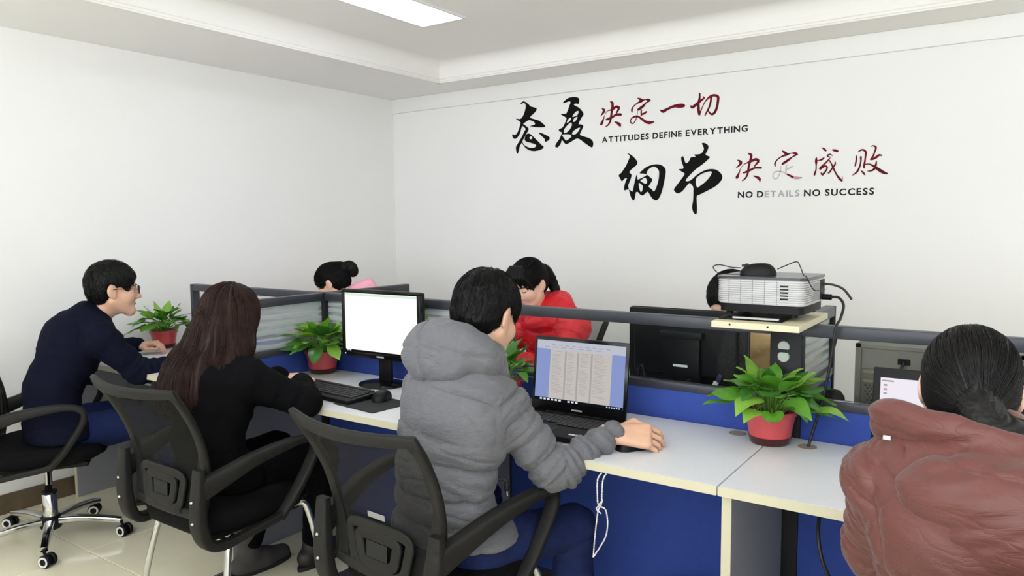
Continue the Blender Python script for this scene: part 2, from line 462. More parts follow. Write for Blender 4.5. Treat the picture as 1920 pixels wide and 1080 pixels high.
for z, h in ((1.032, 1), (1.001, 0)):
    bm = bmesh.new()
    pr_ = [(0.018 * math.cos(t), 0.018 * math.sin(t)) for t in [i * 2 * math.pi / 20 for i in range(20)]]
    pr_ = [(u, max(v, -0.008) if h else min(v, 0.013)) for u, v in pr_]
    A_ = [bm.verts.new((-0.592 + u, -0.0245, z + v)) for u, v in pr_]; B_ = [bm.verts.new((-0.592 + u * .92, -0.0285, z + v * .92)) for u, v in pr_]
    for i in range(20): bm.faces.new((A_[i], A_[(i + 1) % 20], B_[(i + 1) % 20], B_[i]))
    bm.faces.new(B_); bm.faces.new(A_)
    bmesh.ops.recalc_face_normals(bm, faces=bm.faces[:])
    o = bm_obj('socket_cover', bm, mat('pale_green_plastic', (176, 186, 176), 0.5), part); o['label'] = 'pale round cover on the dark post'

for z0_, z1_, w_ in ((1.058, 1.078, 0.010), (1.019, 1.041, 0.012)):
    box('sticker', (-2.078 - w_, -0.0042, z0_), (-2.078 + w_, -0.0031, z1_), mat('pale_green_sticker', (150, 178, 120), 0.5), part, 0.0003, 1)

def divider(x, y0, y1, label, glass=M_FROST, loc_y=None, floor=False):
    t = thing('desk_divider', label, 'partition', (x, (y0 + y1) / 2, 0)); h = (y1 - y0) / 2
    box('top_rail', (-0.02, -h, 1.068), (0.02, h, 1.105), M_ALU, t, 0.003, 2)
    box('lower_rail', (-0.018, -h, 0.848), (0.018, h, 0.876), M_ALU, t, 0.003, 2)
    bm = bmesh.new(); add_box(bm, (-0.003, -h, 0.876), (0.003, h - 0.001, 1.068)); bm_obj('glass_pane', bm, glass, t)
    box('blue_panel', (-0.014, -h, 0.7505), (0.014, h, 0.848), M_BLUE, t)
    return t
d = divider(-2.71, 1.93, YP - 0.026, 'short striped glass divider between the navy man and the long haired woman')
box('end_post', (-0.02, -0.025 - (YP - 0.026 - 1.93) / 2, 0.7505), (0.02, -(YP - 0.026 - 1.93) / 2, 1.105), M_ALU, d, 0.003, 2)
d = divider(-2.71, YP + 0.026, 2.92, 'short glass divider behind the partition in front of the person in pink')
box('end_post', (-0.02, (2.92 - YP - 0.026) / 2, 0.7505), (0.02, 0.025 + (2.92 - YP - 0.026) / 2, 1.105), M_ALU, d, 0.003, 2)
d = divider(-0.575, YP + 0.027, 2.92, 'striped glass divider behind the projector shelf')
box('end_post', (-0.02, (2.92 - YP - 0.027) / 2, 0.7505), (0.02, 0.025 + (2.92 - YP - 0.027) / 2, 1.105), M_ALUB, d, 0.003, 2)
# ------------------------------------------------------------------ things on the desks
M_SCRW = emis('bright_screen', (255, 253, 240), 1.25)
M_SCRB = emis('screen_blue', (150, 166, 222), 0.85)
M_SCRP = emis('screen_page', (214, 208, 204), 0.85)
M_SCRT = emis('screen_toolbar', (206, 210, 226), 0.85)
M_SCRL = emis('screen_line', (186, 180, 178), 0.85)
M_SCRK = emis('screen_taskbar', (24, 26, 34), 0.7)
M_SCRI = emis('screen_icon', (235, 240, 248), 0.9)
M_SCRG = emis('screen_tint', (218, 238, 226), 1.05)

def quad(bm, x0, z0, x1, z1, y, mi):
    f = bm.faces.new([bm.verts.new(p) for p in ((x0, y, z0), (x1, y, z0), (x1, y, z1), (x0, y, z1))]); f.material_index = mi

# monitor with the bright white screen (local: screen faces -y)
t = thing('monitor', 'black desktop monitor with a glowing white screen facing the camera', 'monitor', (-2.19, 2.215, 0.75), math.radians(1.5))
W, Hh, z0 = 0.440, 0.292, 0.108
box('housing', (-W / 2 + 0.004, 0.004, z0 + 0.004), (W / 2 - 0.004, 0.034, z0 + Hh - 0.004), M_BLACK, t, 0.008, 3)
bm = bmesh.new(); b = 0.017
add_box(bm, (-W / 2, -0.008, z0), (W / 2, 0.006, z0 + 0.024), 0.003); add_box(bm, (-W / 2, -0.008, z0 + Hh - b), (W / 2, 0.006, z0 + Hh), 0.003)
add_box(bm, (-W / 2, -0.008, z0 + 0.02), (-W / 2 + b, 0.006, z0 + Hh - b + .003), 0.002); add_box(bm, (W / 2 - b, -0.008, z0 + 0.02), (W / 2, 0.006, z0 + Hh - b + .003), 0.002)
bm_obj('bezel', bm, M_BLACKG, t, 35)
bm = bmesh.new()
x0, x1, za, zb = -W / 2 + b, W / 2 - b, z0 + 0.024, z0 + Hh - b
quad(bm, x0, za, x1, zb, -0.0035, 0); quad(bm, x0, zb - 0.012, x1, zb - .002, -0.004, 1); quad(bm, x0, za, x1, za + 0.007, -0.004, 2)
for k in range(2): quad(bm, x0 + 0.006 + k * 0.016, za + 0.001, x0 + 0.016 + k * 0.016, za + 0.007, -0.0045, 3)
bm_obj('screen', bm, [M_SCRW, M_SCRG, M_SCRK, M_SCRI], t)
box('maker_badge', (-0.02, -0.0095, z0 + 0.008), (0.02, -0.0075, z0 + 0.014), M_SILVER, t)
box('power_light', (-W / 2 + .016, -0.0095, z0 + 0.010), (-W / 2 + .021, -0.0075, z0 + 0.015), M_SCRI, t)
bm = bmesh.new(); add_box(bm, (-0.035, 0.016, 0.012), (0.035, 0.034, z0 + 0.09), 0.006)
bm_obj('stand_neck', bm, M_BLACK, t, 35)
bm = bmesh.new(); add_lathe(bm, [(0.0, 0), (0.088, 0), (0.092, 0.004), (0.088, 0.009), (0.05, 0.016), (0.0, 0.018)], 36, Matrix.Scale(1.15, 4, (1, 0, 0)))
bm_obj('stand_base', bm, M_BLACKG, t, 40)

# keyboard (local: keys towards +z, typist at -y)
def keyboard(loc, rz, label, w=0.435, d=0.15, tilt=0.05):
    t = thing('keyboard', label, 'keyboard', loc, rz)
    bm = bmesh.new(); V = add_box(bm, (-w / 2, -d / 2, 0.0), (w / 2, d / 2, 0.017), 0.004, 2)
    for v in bm.verts:
        if v.co.z > 0.008: v.co.z += (v.co.y + d / 2) * 0.05
    bm_obj('case', bm, M_BLACK, t, 40)
    bm = bmesh.new(); rows = [(0.058, 21), (0.032, 21), (0.013, 21), (-0.006, 20), (-0.025, 19), (-0.044, 15)]
    for yy, n in rows:
        for k in range(n):
            u0 = -w / 2 + 0.012 + (w - 0.024) * k / n; u1 = -w / 2 + 0.012 + (w - 0.024) * (k + 1) / n - 0.003
            zz = 0.016 + (yy + d / 2) * 0.05
            add_box(bm, (u0, yy, zz), (u1, yy + 0.0155, zz + 0.0065), 0.0015, 1)
    o = bm_obj('key_rows', bm, mat('keycap', (34, 34, 37), 0.55), t); o['kind'] = 'stuff'
    return t
keyboard((-2.255, 1.972, 0.7502), math.radians(-4), 'black desktop keyboard under the long haired woman\'s hands')

def mouse_mesh(L=0.112, W=0.062, H=0.036):
    V, Fc = [], []; n, m = 20, 8
    for j in range(m + 1):
        a = (j / m) * math.pi / 2
        for i in range(n):
            t = 2 * math.pi * i / n
            cx, cy = math.cos(t), math.sin(t)
            sx = math.copysign(abs(cx) ** 0.75, cx) * W / 2; sy = math.copysign(abs(cy) ** 0.8, cy) * L / 2
            r = math.cos(a) ** 0.55 if j < m else 0.0
            waist = 1 - 0.10 * math.cos(2 * math.pi * (sy / L))
            V.append((sx * r * waist, sy * r, H * math.sin(a) ** 0.9 * (1 - 0.22 * (sy * r / (L / 2)) ** 2) * (1 - 0.12 * (sy * r) / (L / 2))))
    for j in range(m):
        for i in range(n): Fc.append((j * n + i, j * n + (i + 1) % n, (j + 1) * n + (i + 1) % n, (j + 1) * n + i))
    Fc.append(tuple(reversed(range(n))))
    return V, Fc
def mouse(loc, rz, label, col=M_BLACK, s=1.0):
    t = thing('computer_mouse', label, 'mouse', loc, rz)
    V, Fc = mouse_mesh(0.112 * s, 0.062 * s, 0.037 * s); arr_obj('shell', V, Fc, col, t, 60)
    bm = bmesh.new(); add_lathe(bm, [(0.0, -0.004), (0.008, -0.004), (0.009, -0.002), (0.009, 0.002), (0.008, 0.004), (0.0, 0.004)], 14, Matrix.Translation((0, 0.034 * s, 0.026 * s)) @ Matrix.Rotation(math.pi / 2, 4, 'Y'))
    bm_obj('scroll_wheel', bm, M_DKGREY, t, 40)
    box('button_gap', (-0.0008, 0.014 * s, 0.024 * s), (0.0008, 0.05 * s, 0.0325 * s), M_BLACKG, t)
    return t
pad = thing('mouse_pad', 'thin black mouse pad at the front edge of the desk', 'mouse pad', (-1.985, 1.955, 0.7502), math.radians(-6))
box('mat', (-0.115, -0.095, 0), (0.115, 0.095, 0.003), mat('pad_cloth', (20, 20, 23), 0.85, bump=.2, bscale=900), pad, 0.001, 1)
mouse((-1.995, 2.015, 0.7535), math.radians(25), 'black mouse on the thin black mouse pad')

# laptop (local: hinge along x at y=0, keys towards -y)
lp = thing('laptop', 'black open laptop showing a spreadsheet in front of the grey jacket man', 'laptop', (-1.215, 2.150, 0.7502), math.radians(1.0))
W, D = 0.362, 0.245
bm = bmesh.new(); add_box(bm, (-W / 2, -D, 0.003), (W / 2, 0.0, 0.023), 0.005, 2)
for v in bm.verts: v.co.z -= 0.004 * max(0, (-v.co.y / D)) * (v.co.z > 0.012)
bm_obj('base', bm, M_BLACK, lp, 40)
bm = bmesh.new()
for r_ in range(6):
    yy = -0.03 - r_ * 0.0185; n = 15 + 3
    for k in range(n):
        if r_ == 5 and 4 <= k <= 8: continue
        u0 = -0.165 + 0.33 * k / n
        add_box(bm, (u0, yy - 0.0155, 0.021), (u0 + 0.33 / n - 0.003, yy, 0.0245), 0.0012, 1)
o = bm_obj('key_rows', bm, mat('laptop_keycap', (40, 40, 44), 0.5), lp); o['kind'] = 'stuff'
box('touchpad', (-0.075, -0.232, 0.018), (0.025, -0.158, 0.0215), M_DKGREY, lp, 0.002, 1)
for k, (a, w_) in enumerate(((0.085, 0.020), (0.108, 0.014), (0.126, 0.016))):
    box('sticker', (a, -0.215, 0.0185), (a + w_, -0.203, 0.0205), mat('sticker_blue', (120, 140, 210), 0.4) if k == 2 else mat('sticker_white', (215, 218, 225), 0.4), lp)
lidM = Matrix.Translation((0, 0.0, 0.018)) @ Matrix.Rotation(math.radians(-7), 4, 'X')
bm = bmesh.new(); add_box(bm, (-W / 2, -0.004, 0), (W / 2, 0.006, 0.262), 0.004, 2, lidM)
bm_obj('lid', bm, M_BLACKG, lp, 40)
bm = bmesh.new(); yq = -0.0045
x0, x1, za, zb = -W / 2 + 0.012, W / 2 - 0.012, 0.040, 0.249
quad(bm, x0, za, x1, zb, yq, 0)
quad(bm, x0, zb - 0.030, x1, zb, yq - .0003, 2)
quad(bm, x0 + 0.055, za + 0.010, x1 - 0.048, zb - 0.030, yq - .0003, 1)
for q in (0.112, 0.16, 0.212): quad(bm, x0 + q, za + 0.010, x0 + q + 0.007, zb - 0.034, yq - .0006, 3)
for k in range(30):
    zz = zb - 0.036 - k * 0.0049
    for q0, q1 in ((0.062, 0.108), (0.123, 0.155), (0.172, 0.207), (0.224, 0.275)):
        if RNG.random() < 0.93: quad(bm, x0 + q0, zz - 0.0014, x0 + q0 + (q1 - q0) * RNG.uniform(.55, 1), zz, yq - .0006, 3)
for k in range(9): quad(bm, x0 + 0.06 + 0.026 * k, zb - 0.016, x0 + 0.074 + 0.026 * k, zb - 0.013, yq - .0006, 3)
for k in range(7): quad(bm, x0 + 0.03 + 0.033 * k, zb - 0.024, x0 + 0.05 + 0.033 * k, zb - 0.021, yq - .0006, 3)
quad(bm, x0, za, x1, za + 0.010, yq - .0006, 4)
for k in range(9): quad(bm, x0 + 0.022 + 0.015 * k + (0.02 if k > 5 else 0), za + 0.002, x0 + 0.031 + 0.015 * k + (0.02 if k > 5 else 0), za + 0.008, yq - .0009, 5)
for k in range(6): quad(bm, x1 - 0.06 + 0.009 * k, za + 0.003, x1 - 0.055 + 0.009 * k, za + 0.007, yq - .0009, 5)
for v in bm.verts: v.co = lidM @ v.co
bm_obj('screen', bm, [M_SCRB, M_SCRP, M_SCRT, M_SCRL, M_SCRK, M_SCRI], lp)
box('maker_badge', (-0.02, 0, 0), (0.02, 0.001, 0.005), M_SILVER, lp, M=lidM @ Matrix.Translation((0, -0.0055, 0.016)))
tube('hinge', [(-0.12, 0.002, 0.021), (0.12, 0.002, 0.021)], 0.007, M_BLACK, lp, 10, 1)

mouse((-0.925, 1.975, 0.7502), math.radians(-35), 'dark mouse under the right hand of the grey jacket man')

# second laptop, right, half hidden by the person in maroon
l2 = thing('laptop', 'dark laptop with a white screen behind the maroon jacket shoulder', 'laptop', (-0.138, 2.13, 0.7502), math.radians(0))
W, D = 0.340, 0.235
box('base', (-W / 2, -D, 0.003), (W / 2, 0, 0.022), M_BLACK, l2, 0.004, 2)
bm = bmesh.new()
for r_ in range(6):
    for k in range(16): add_box(bm, (-0.155 + 0.31 * k / 16, -0.045 - r_ * 0.0185, 0.0215), (-0.155 + 0.31 * (k + 1) / 16 - 0.003, -0.03 - r_ * 0.0185, 0.024), 0, 1)
o = bm_obj('key_rows', bm, MATS['laptop_keycap'], l2); o['kind'] = 'stuff'
lidM = Matrix.Translation((0, 0.0, 0.02)) @ Matrix.Rotation(math.radians(-6), 4, 'X')
bm = bmesh.new(); add_box(bm, (-W / 2, -0.004, 0), (W / 2, 0.006, 0.262), 0.004, 2, lidM); bm_obj('lid', bm, M_BLACK, l2, 40)
bm = bmesh.new(); quad(bm, -W / 2 + 0.018, 0.03, W / 2 - 0.018, 0.236, -0.0045, 0); quad(bm, -W / 2 + 0.022, 0.226, -W / 2 + 0.05, 0.230, -0.0048, 1)
for k in range(3): quad(bm, -W / 2 + 0.026, 0.214 - k * .011, -W / 2 + 0.034, 0.219 - k * .011, -0.0048, 1)
for v in bm.verts: v.co = lidM @ v.co
bm_obj('screen', bm, [emis('screen_white', (246, 240, 250), 1.0), M_SCRL], l2)

# monitor seen from behind (local: back faces -y)
t = thing('monitor', 'black monitor seen from behind through the clear partition pane', 'monitor', (-1.035, 2.665, 0.75), math.radians(-1.5))
W = 0.475
bm = bmesh.new(); add_box(bm, (-W / 2, 0.002, 0.055), (W / 2, 0.03, 0.338), 0.006, 2); bm_obj('housing', bm, M_BLACK, t, 35)
bm = bmesh.new()
add_box(bm, (-W / 2 + .03, -0.018, 0.09), (W / 2 - .03, 0.004, 0.30), 0.012, 3); bm_obj('back_cover', bm, M_BLACK, t, 35)
box('bezel', (-W / 2 - .001, 0.029, 0.053), (W / 2 + .001, 0.036, 0.340), M_BLACKG, t, 0.002, 1)
bm = bmesh.new(); add_box(bm, (-0.085, -0.05, 0.235), (0.085, -0.015, 0.262), 0.006, 2); bm_obj('hinge_block', bm, M_DKGREY, t, 35)
bm = bmesh.new(); add_box(bm, (-0.075, -0.045, 0.01), (0.075, -0.02, 0.245), 0.008, 2); bm_obj('stand_neck', bm, M_BLACK, t, 35)
box('rating_label', (-0.028, -0.0465, 0.128), (0.03, -0.0448, 0.137), M_WHITEP, t)
bm = bmesh.new(); add_lathe(bm, [(0, 0), (0.10, 0), (0.105, 0.004), (0.10, 0.01), (0.0, 0.02)], 32, Matrix.Translation((0, 0.0, 0)) @ Matrix.Scale(1.25, 4, (1, 0, 0))); bm_obj('stand_base', bm, M_BLACKG, t, 40)
pl = box('cable_plug', (0.095, -0.035, 0.128), (0.112, -0.02, 0.16), mat('plug_blue', (26, 26, 70), 0.5), t, 0.003, 2, Matrix.Rotation(0.35, 4, 'Y'))
box('plug_collar', (0.09, -0.036, 0.11), (0.107, -0.019, 0.126), M_WHITEP, t, 0.002, 1, Matrix.Rotation(0.35, 4, 'Y'))
tube('cable', [(0.06, -0.03, 0.11), (0.02, -0.05, 0.07), (-0.06, -0.06, 0.05), (-0.13, -0.05, 0.06), (-0.16, -0.045, 0.12), (-0.19, -0.03, 0.02), (-0.2, 0.05, 0.006)], 0.004, M_CORD, t, 6)

# computer case lying behind the right pane (back side towards the camera, -y)
M_CASE = mat('case_steel', (112, 108, 98), 0.45, metal=0.35, vary=0.05, vscale=12)
M_CASED = mat('case_steel_dark', (112, 108, 100), 0.5, metal=0.3, vary=0.08, vscale=15)
t = thing('computer_case', 'grey metal computer case with perforated back behind the right pane', 'computer', (-0.20, 2.62, 0.75))
W, Hc = 0.46, 0.27
bm = bmesh.new(); add_box(bm, (-W / 2, 0.0, 0), (W / 2, 0.25, Hc), 0.004, 2); bm_obj('shell', bm, M_CASE, t, 35)
bm = bmesh.new(); f = 0.012
add_box(bm, (-W / 2, -0.008, 0), (-W / 2 + f * 1.4, 0.004, Hc)); add_box(bm, (W / 2 - f, -0.008, 0), (W / 2, 0.004, Hc)); add_box(bm, (-W / 2, -0.008, Hc - f), (W / 2, 0.004, Hc)); add_box(bm, (-W / 2, -0.008, 0), (W / 2, 0.004, f))
bm_obj('rim', bm, M_CASE, t)
for zz, dd in ((0.175, 0.012), (0.145, 0.008)):
    box('bracket', (-W / 2 + 0.025, -0.01, zz), (-W / 2 + 0.2, 0.002, zz + dd), mat('beige_steel', (130, 120, 98), 0.5), t, 0.001, 1)
box('backplate', (-W / 2 + 0.02, -0.004, 0.19), (W / 2 - 0.015, 0.002, Hc - 0.014), mat('backplate_steel', (120, 116, 106), 0.5, metal=.3), t)
box('socket', (-0.105, -0.012, 0.212), (-0.07, 0.002, 0.23), M_BLACK, t, 0.002, 1)
box('port_cluster', (-0.02, -0.006, 0.12), (0.05, 0.002, 0.18), mat('port_pale', (196, 190, 182), 0.5), t, 0.002, 1)
bm = bmesh.new()
for r_ in range(13):
    for k in range(16):
        cx = -W / 2 + 0.032 + k * 0.0125 + (0.00625 if r_ % 2 else 0); cz = 0.016 + r_ * 0.0098
        add_lathe(bm, [(0.0, -0.0015), (0.0042, -0.0015), (0.0042, 0.001), (0.0, 0.001)], 6, Matrix.Translation((cx, 0, cz)) @ Matrix.Rotation(math.pi / 2, 4, 'X'))
o = bm_obj('vent_holes', bm, mat('vent_dark', (52, 50, 46), 0.7), t); o['kind'] = 'stuff'
tube('power_cable', [(-0.088, -0.012, 0.22), (-0.092, -0.03, 0.205), (-0.11, -0.035, 0.16), (-0.15, -0.035, 0.10), (-0.19, -0.04, 0.04), (-0.212, -0.045, 0.006), (-0.3, -0.03, 0.005)], 0.0048, M_CORD, t, 8)

t = thing('desk_speaker', 'small black rounded speaker behind the lower rail of the right pane', 'speaker', (-0.468, 2.47, 0.75))
bm = bmesh.new(); add_lathe(bm, [(0.0, 0), (0.036, 0), (0.038, 0.01), (0.038, 0.09), (0.034, 0.118), (0.022, 0.136), (0.0, 0.142)], 24)
bm_obj('body', bm, M_BLACK, t, 50)
bm = bmesh.new(); add_lathe(bm, [(0.0385, 0.03), (0.0395, 0.034), (0.0395, 0.06), (0.0385, 0.064)], 24); bm_obj('grille_band', bm, M_DKGREY, t, 40)

# projector shelf board, stand, projector, mouse and cables
ZB = 1.107
t = thing('shelf_board', 'cream board lying on the partition post under the projector', 'board', (-0.625, 2.335, ZB))
box('panel', (-0.128, -0.187, 0), (0.125, 0.187, 0.019), M_BOARD, t, 0.001, 1)
for q in (-0.072, 0.038):
    bm = bmesh.new(); add_lathe(bm, [(0.0, 0), (0.003, 0), (0.003, 0.0015), (0, 0.002)], 12, Matrix.Translation((q, -0.1869, 0.011)) @ Matrix.Rotation(math.pi / 2, 4, 'X')); bm_obj('screw', bm, M_ALUB, t)
pj = thing('projector', 'silver projector with slatted vents and black lid on the cream board', 'projector', (-0.632, 2.345, ZB + 0.019), math.radians(-2))
W, D, hz0, hz1 = 0.262, 0.235, 0.047, 0.122
bm = bmesh.new()
def prism(bm, pts, z0, z1, mi=0):
    a = [bm.verts.new((x, y, z0)) for x, y in pts]; b_ = [bm.verts.new((x, y, z1)) for x, y in pts]; n = len(pts)
    for i in range(n): bm.faces.new((a[i], a[(i + 1) % n], b_[(i + 1) % n], b_[i])).material_index = mi
    bm.faces.new(list(reversed(a))).material_index = mi; bm.faces.new(b_).material_index = mi
prism(bm, rrect(W / 2 - .003, D / 2 - .003, 0.020, 5), hz0, hz1); bm_obj('body', bm, M_SILVER, pj, 30)
bm = bmesh.new()
for k in range(11):
    zz = hz0 + 0.004 + k * 0.0064
    prism(bm, rrect(W / 2, D / 2, 0.022, 5), zz, zz + 0.0046)
o = bm_obj('side_slats', bm, M_SILVER, pj, 30); o['kind'] = 'stuff'
for k in range(5): box('divider_rib', (-W / 2 + 0.038 + k * 0.036, -D / 2 - 0.0012, hz0 + .002), (-W / 2 + 0.0395 + k * 0.036, -D / 2 + 0.003, hz1 - .002), mat('rib_grey', (150, 148, 148), .5), pj)
for k in range(5): box('vent_slot', (0.062, -D / 2 - 0.0016, hz0 + 0.0175 + k * 0.0095), (0.085, -D / 2 + 0.002, hz0 + 0.0215 + k * 0.0095), M_BLACK, pj)
bm = bmesh.new(); prism(bm, rrect(W / 2 + 0.003, D / 2 + 0.003, 0.024, 5), hz1 + .0002, hz1 + 0.008); bm_obj('lid', bm, mat('projector_lid', (52, 52, 58), 0.22), pj, 30)
bm = bmesh.new(); prism(bm, rrect(W / 2 - 0.006, D / 2 - 0.006, 0.02, 5), 0.022, hz0); bm_obj('underside', bm, M_BLACK, pj, 30)
for sx, sy in ((-.10, -.085), (.095, -.09), (-.1, .085), (.1, .085)):
    bm = bmesh.new(); add_lathe(bm, [(0, 0.011), (0.011, 0.011), (0.011, 0.018), (0.007, 0.024), (0, 0.024)], 14, Matrix.Translation((sx, sy, 0))); bm_obj('foot', bm, M_BLACK, pj, 40)
box('side_vent', (W / 2 - .002, -0.02, hz0 + .012), (W / 2 + 0.0012, 0.05, hz1 - .012), mat('rib_grey', (150, 148, 148), .5), pj, 0.001, 1)
box('socket_panel', (W / 2 - .002, 0.055, hz0 + .006), (W / 2 + 0.0015, 0.105, hz1 - .006), M_DKGREY, pj, 0.002, 1)
tr = thing('plate', 'flat black stand plate between the projector and the cream board', 'stand', (-0.645, 2.325, ZB + 0.0192))
box('base_plate', (-0.105, -0.125, 0), (0.085, 0.11, 0.0048), M_BLACK, tr, 0.002, 1)
box('crossbar', (-0.06, -0.13, 0.005), (0.075, -0.118, 0.0105), M_SILVER, tr, 0.001, 1)
mouse((-0.665, 2.315, ZB + 0.019 + 0.1305), math.radians(100), 'black mouse lying on top of the projector', M_BLACK, 0.98)
zt = ZB + 0.019 + 0.1305
c = tube('mouse_cable', [(-0.718, 2.312, zt + 0.02), (-0.745, 2.30, zt + 0.022), (-0.775, 2.28, zt + 0.03), (-0.79, 2.265, zt + 0.024), (-0.77, 2.255, zt + 0.006), (-0.73, 2.25, zt + 0.004), (-0.69, 2.25, zt + 0.005)], 0.0016, M_CORD, None, 6)
tag(c, 'thin looped black cable at the left of the mouse on the projector', 'cable')
c = tube('mouse_cable', [(-0.61, 2.325, zt + 0.018), (-0.585, 2.33, zt + 0.03), (-0.555, 2.33, zt + 0.042), (-0.54, 2.31, zt + 0.03), (-0.52, 2.27, zt + 0.006), (-0.505, 2.245, zt + 0.001), (-0.485, 2.25, zt - 0.035), (-0.487, 2.41, zt - 0.045)], 0.0016, M_CORD, None, 6)
tag(c, 'thin dark cable arching from the mouse down the projector corner', 'cable')
pc = thing('power_cable', 'black power cable hanging from the projector down to the desk grommet', 'cable', (-0.4972, 2.27, 0.75))
def LP(p): return (p[0] + 0.4972, p[1] - 2.27, p[2] - 0.75)
tube('plug', [LP((-0.50, 2.42, 1.187)), LP((-0.47, 2.42, 1.187))], 0.009, M_BLACK, pc, 10, 1)
tube('cord', [LP(p) for p in ((-0.472, 2.42, 1.187), (-0.448, 2.415, 1.186), (-0.432, 2.40, 1.165), (-0.432, 2.36, 1.13), (-0.44, 2.33, 1.10), (-0.45, 2.325, 1.0), (-0.465, 2.315, 0.9), (-0.485, 2.29, 0.80), (-0.4972, 2.27, 0.735), (-0.50, 2.27, 0.66))], 0.0042, M_CORD, pc, 8)
c = tube('video_cable', [(-0.497, 2.425, zt - 0.03), (-0.47, 2.43, zt - 0.032), (-0.44, 2.435, zt - 0.045), (-0.415, 2.43, zt - 0.075)], 0.0035, M_CORD, None, 8)
tag(c, 'short cable plugged into the upper side of the projector', 'cable')

# hanging cord loop, cable and bin under the desks
cd = thing('twisted_cord', 'white twisted cord knotted in a loop hanging below the desk edge', 'cord', (-0.93, 1.785, 0.72))
MC = mat('white_cord', (212, 208, 212), 0.6, vary=0.35, vscale=220)
def twist(nm, P, parent):
    S_ = spline(P, 14); bm = bmesh.new(); P2, fr = frames(S_); s = 0
    for ph in (0, math.pi):
        Q = []
        s = 0
        for i, p in enumerate(P2):
            if i: s += (P2[i] - P2[i - 1]).length
            a = s * 420 + ph; Q.append(p + fr[i][1] * math.cos(a) * 0.0012 + fr[i][2] * math.sin(a) * 0.0012)
        add_sweep(bm, Q, circ(0.0012, 5))
    bmesh.ops.recalc_face_normals(bm, faces=bm.faces[:])
    return bm_obj(nm, bm, MC, parent, 60)
twist('strand', [(0.008, 0.01, 0.006), (0.006, -0.006, -0.01), (0.004, -0.008, -0.05), (0.002, -0.006, -0.075), (-0.006, -0.01, -0.095), (-0.01, -0.01, -0.12), (-0.016, -0.01, -0.17), (-0.022, -0.01, -0.235)], cd)
twist('strand', [(-0.022, -0.01, -0.235), (-0.005, -0.004, -0.205), (0.012, 0.0, -0.17), (0.018, 0.0, -0.13), (0.012, 0.0, -0.095), (0.0, -0.006, -0.085)], cd)
twist('strand', [(-0.006, 0.01, 0.006), (-0.010, -0.006, -0.01), (-0.01, -0.008, -0.05), (-0.008, -0.006, -0.08), (0.006, -0.006, -0.064), (-0.004, -0.012, -0.082), (-0.012, -0.01, -0.092), (0.004, -0.012, -0.102)], cd)
c = tube('power_cable', [(-0.40, 2.2, 0.72), (-0.395, 2.0, 0.70), (-0.385, 1.9, 0.64), (-0.36, 1.88, 0.56), (-0.32, 1.9, 0.50), (-0.25, 1.95, 0.47), (-0.15, 2.05, 0.45), (-0.05, 2.2, 0.44)], 0.0048, M_CORD, None, 8)
tag(c, 'black cable drooping under the desk beside the maroon jacket', 'cable')
t = thing('waste_bin', 'dark red round bin standing under the desk beside the grey leg panel', 'bin', (-0.80, 2.17, 0))
bm = bmesh.new(); add_lathe(bm, [(0.0, 0.0), (0.105, 0.0), (0.125, 0.225), (0.131, 0.228), (0.131, 0.236), (0.122, 0.236), (0.118, 0.225), (0.10, 0.012), (0.0, 0.012)], 32)
bm_obj('bucket', bm, mat('bin_red', (84, 14, 34), 0.4), t, 40)
bm = bmesh.new(); add_lathe(bm, [(0.126, 0.20), (0.129, 0.203), (0.129, 0.21), (0.126, 0.213)], 32); bm_obj('rim_band', bm, mat('bin_red_dark', (58, 10, 26), 0.4), t, 40)

t = thing('drawer_pedestal', 'dark grey drawer pedestal under the desk beside the navy sweater', 'drawer unit', (-3.54, 2.13, 0))
box('carcass', (-0.20, -0.17, 0.0), (0.20, 0.17, 0.70), M_ALUB, t, 0.004, 2)
for k in range(3):
    dr = box('drawer', (-0.19, -0.186, 0.03 + k * 0.222), (0.19, -0.1705, 0.24 + k * 0.222), M_ALU, t, 0.003, 2)
    box('handle', (-0.05, -0.196, 0.20 + k * 0.222), (0.05, -0.187, 0.21 + k * 0.222), M_SILVER, dr, 0.002, 1)

# ------------------------------------------------------------------ potted plants
def leaf_mesh(seed, L=0.09, Wd=0.07):
    r = np.random.default_rng(seed); V, Fc = [], []
    prof = [0.34, 0.82, 1.0, 0.98, 0.88, 0.72, 0.50, 0.26, 0.0]
    n = len(prof); curl = r.uniform(0.1, 0.45); fold = r.uniform(0.12, 0.35); tw = r.uniform(-0.3, 0.3)
    for i, w in enumerate(prof):
        t = i / (n - 1); y = L * t; z = -curl * L * 0.6 * t * t
        for s in (-1, -0.5, 0, 0.5, 1):
            xx = s * w * Wd / 2
            back = -0.16 * L * abs(s) * (1 - t) ** 3
            V.append((xx, y + back, z + fold * abs(xx) * (1 - 0.9 * t) + tw * xx * t - 0.09 * abs(s) ** 2 * Wd * math.sin(t * 6 + seed)))
    for i in range(n - 1):
        for k in range(4):
            a = i * 5 + k; Fc.append((a, a + 1, a + 6, a + 5))
    me = bpy.data.meshes.new('leaf'); me.from_pydata(V, [], Fc); me.update()
    for p in me.polygons: p.use_smooth = True
    return me
def leaf_mat(name, c1, c2):
    m = mat(name, c1, 0.32, vary=0.16, vscale=35, spec=0.5)
    return m
LM = [leaf_mat('leaf_green', (92, 148, 52), 0), leaf_mat('leaf_dark', (62, 116, 44), 0), leaf_mat('leaf_light', (132, 178, 72), 0)]
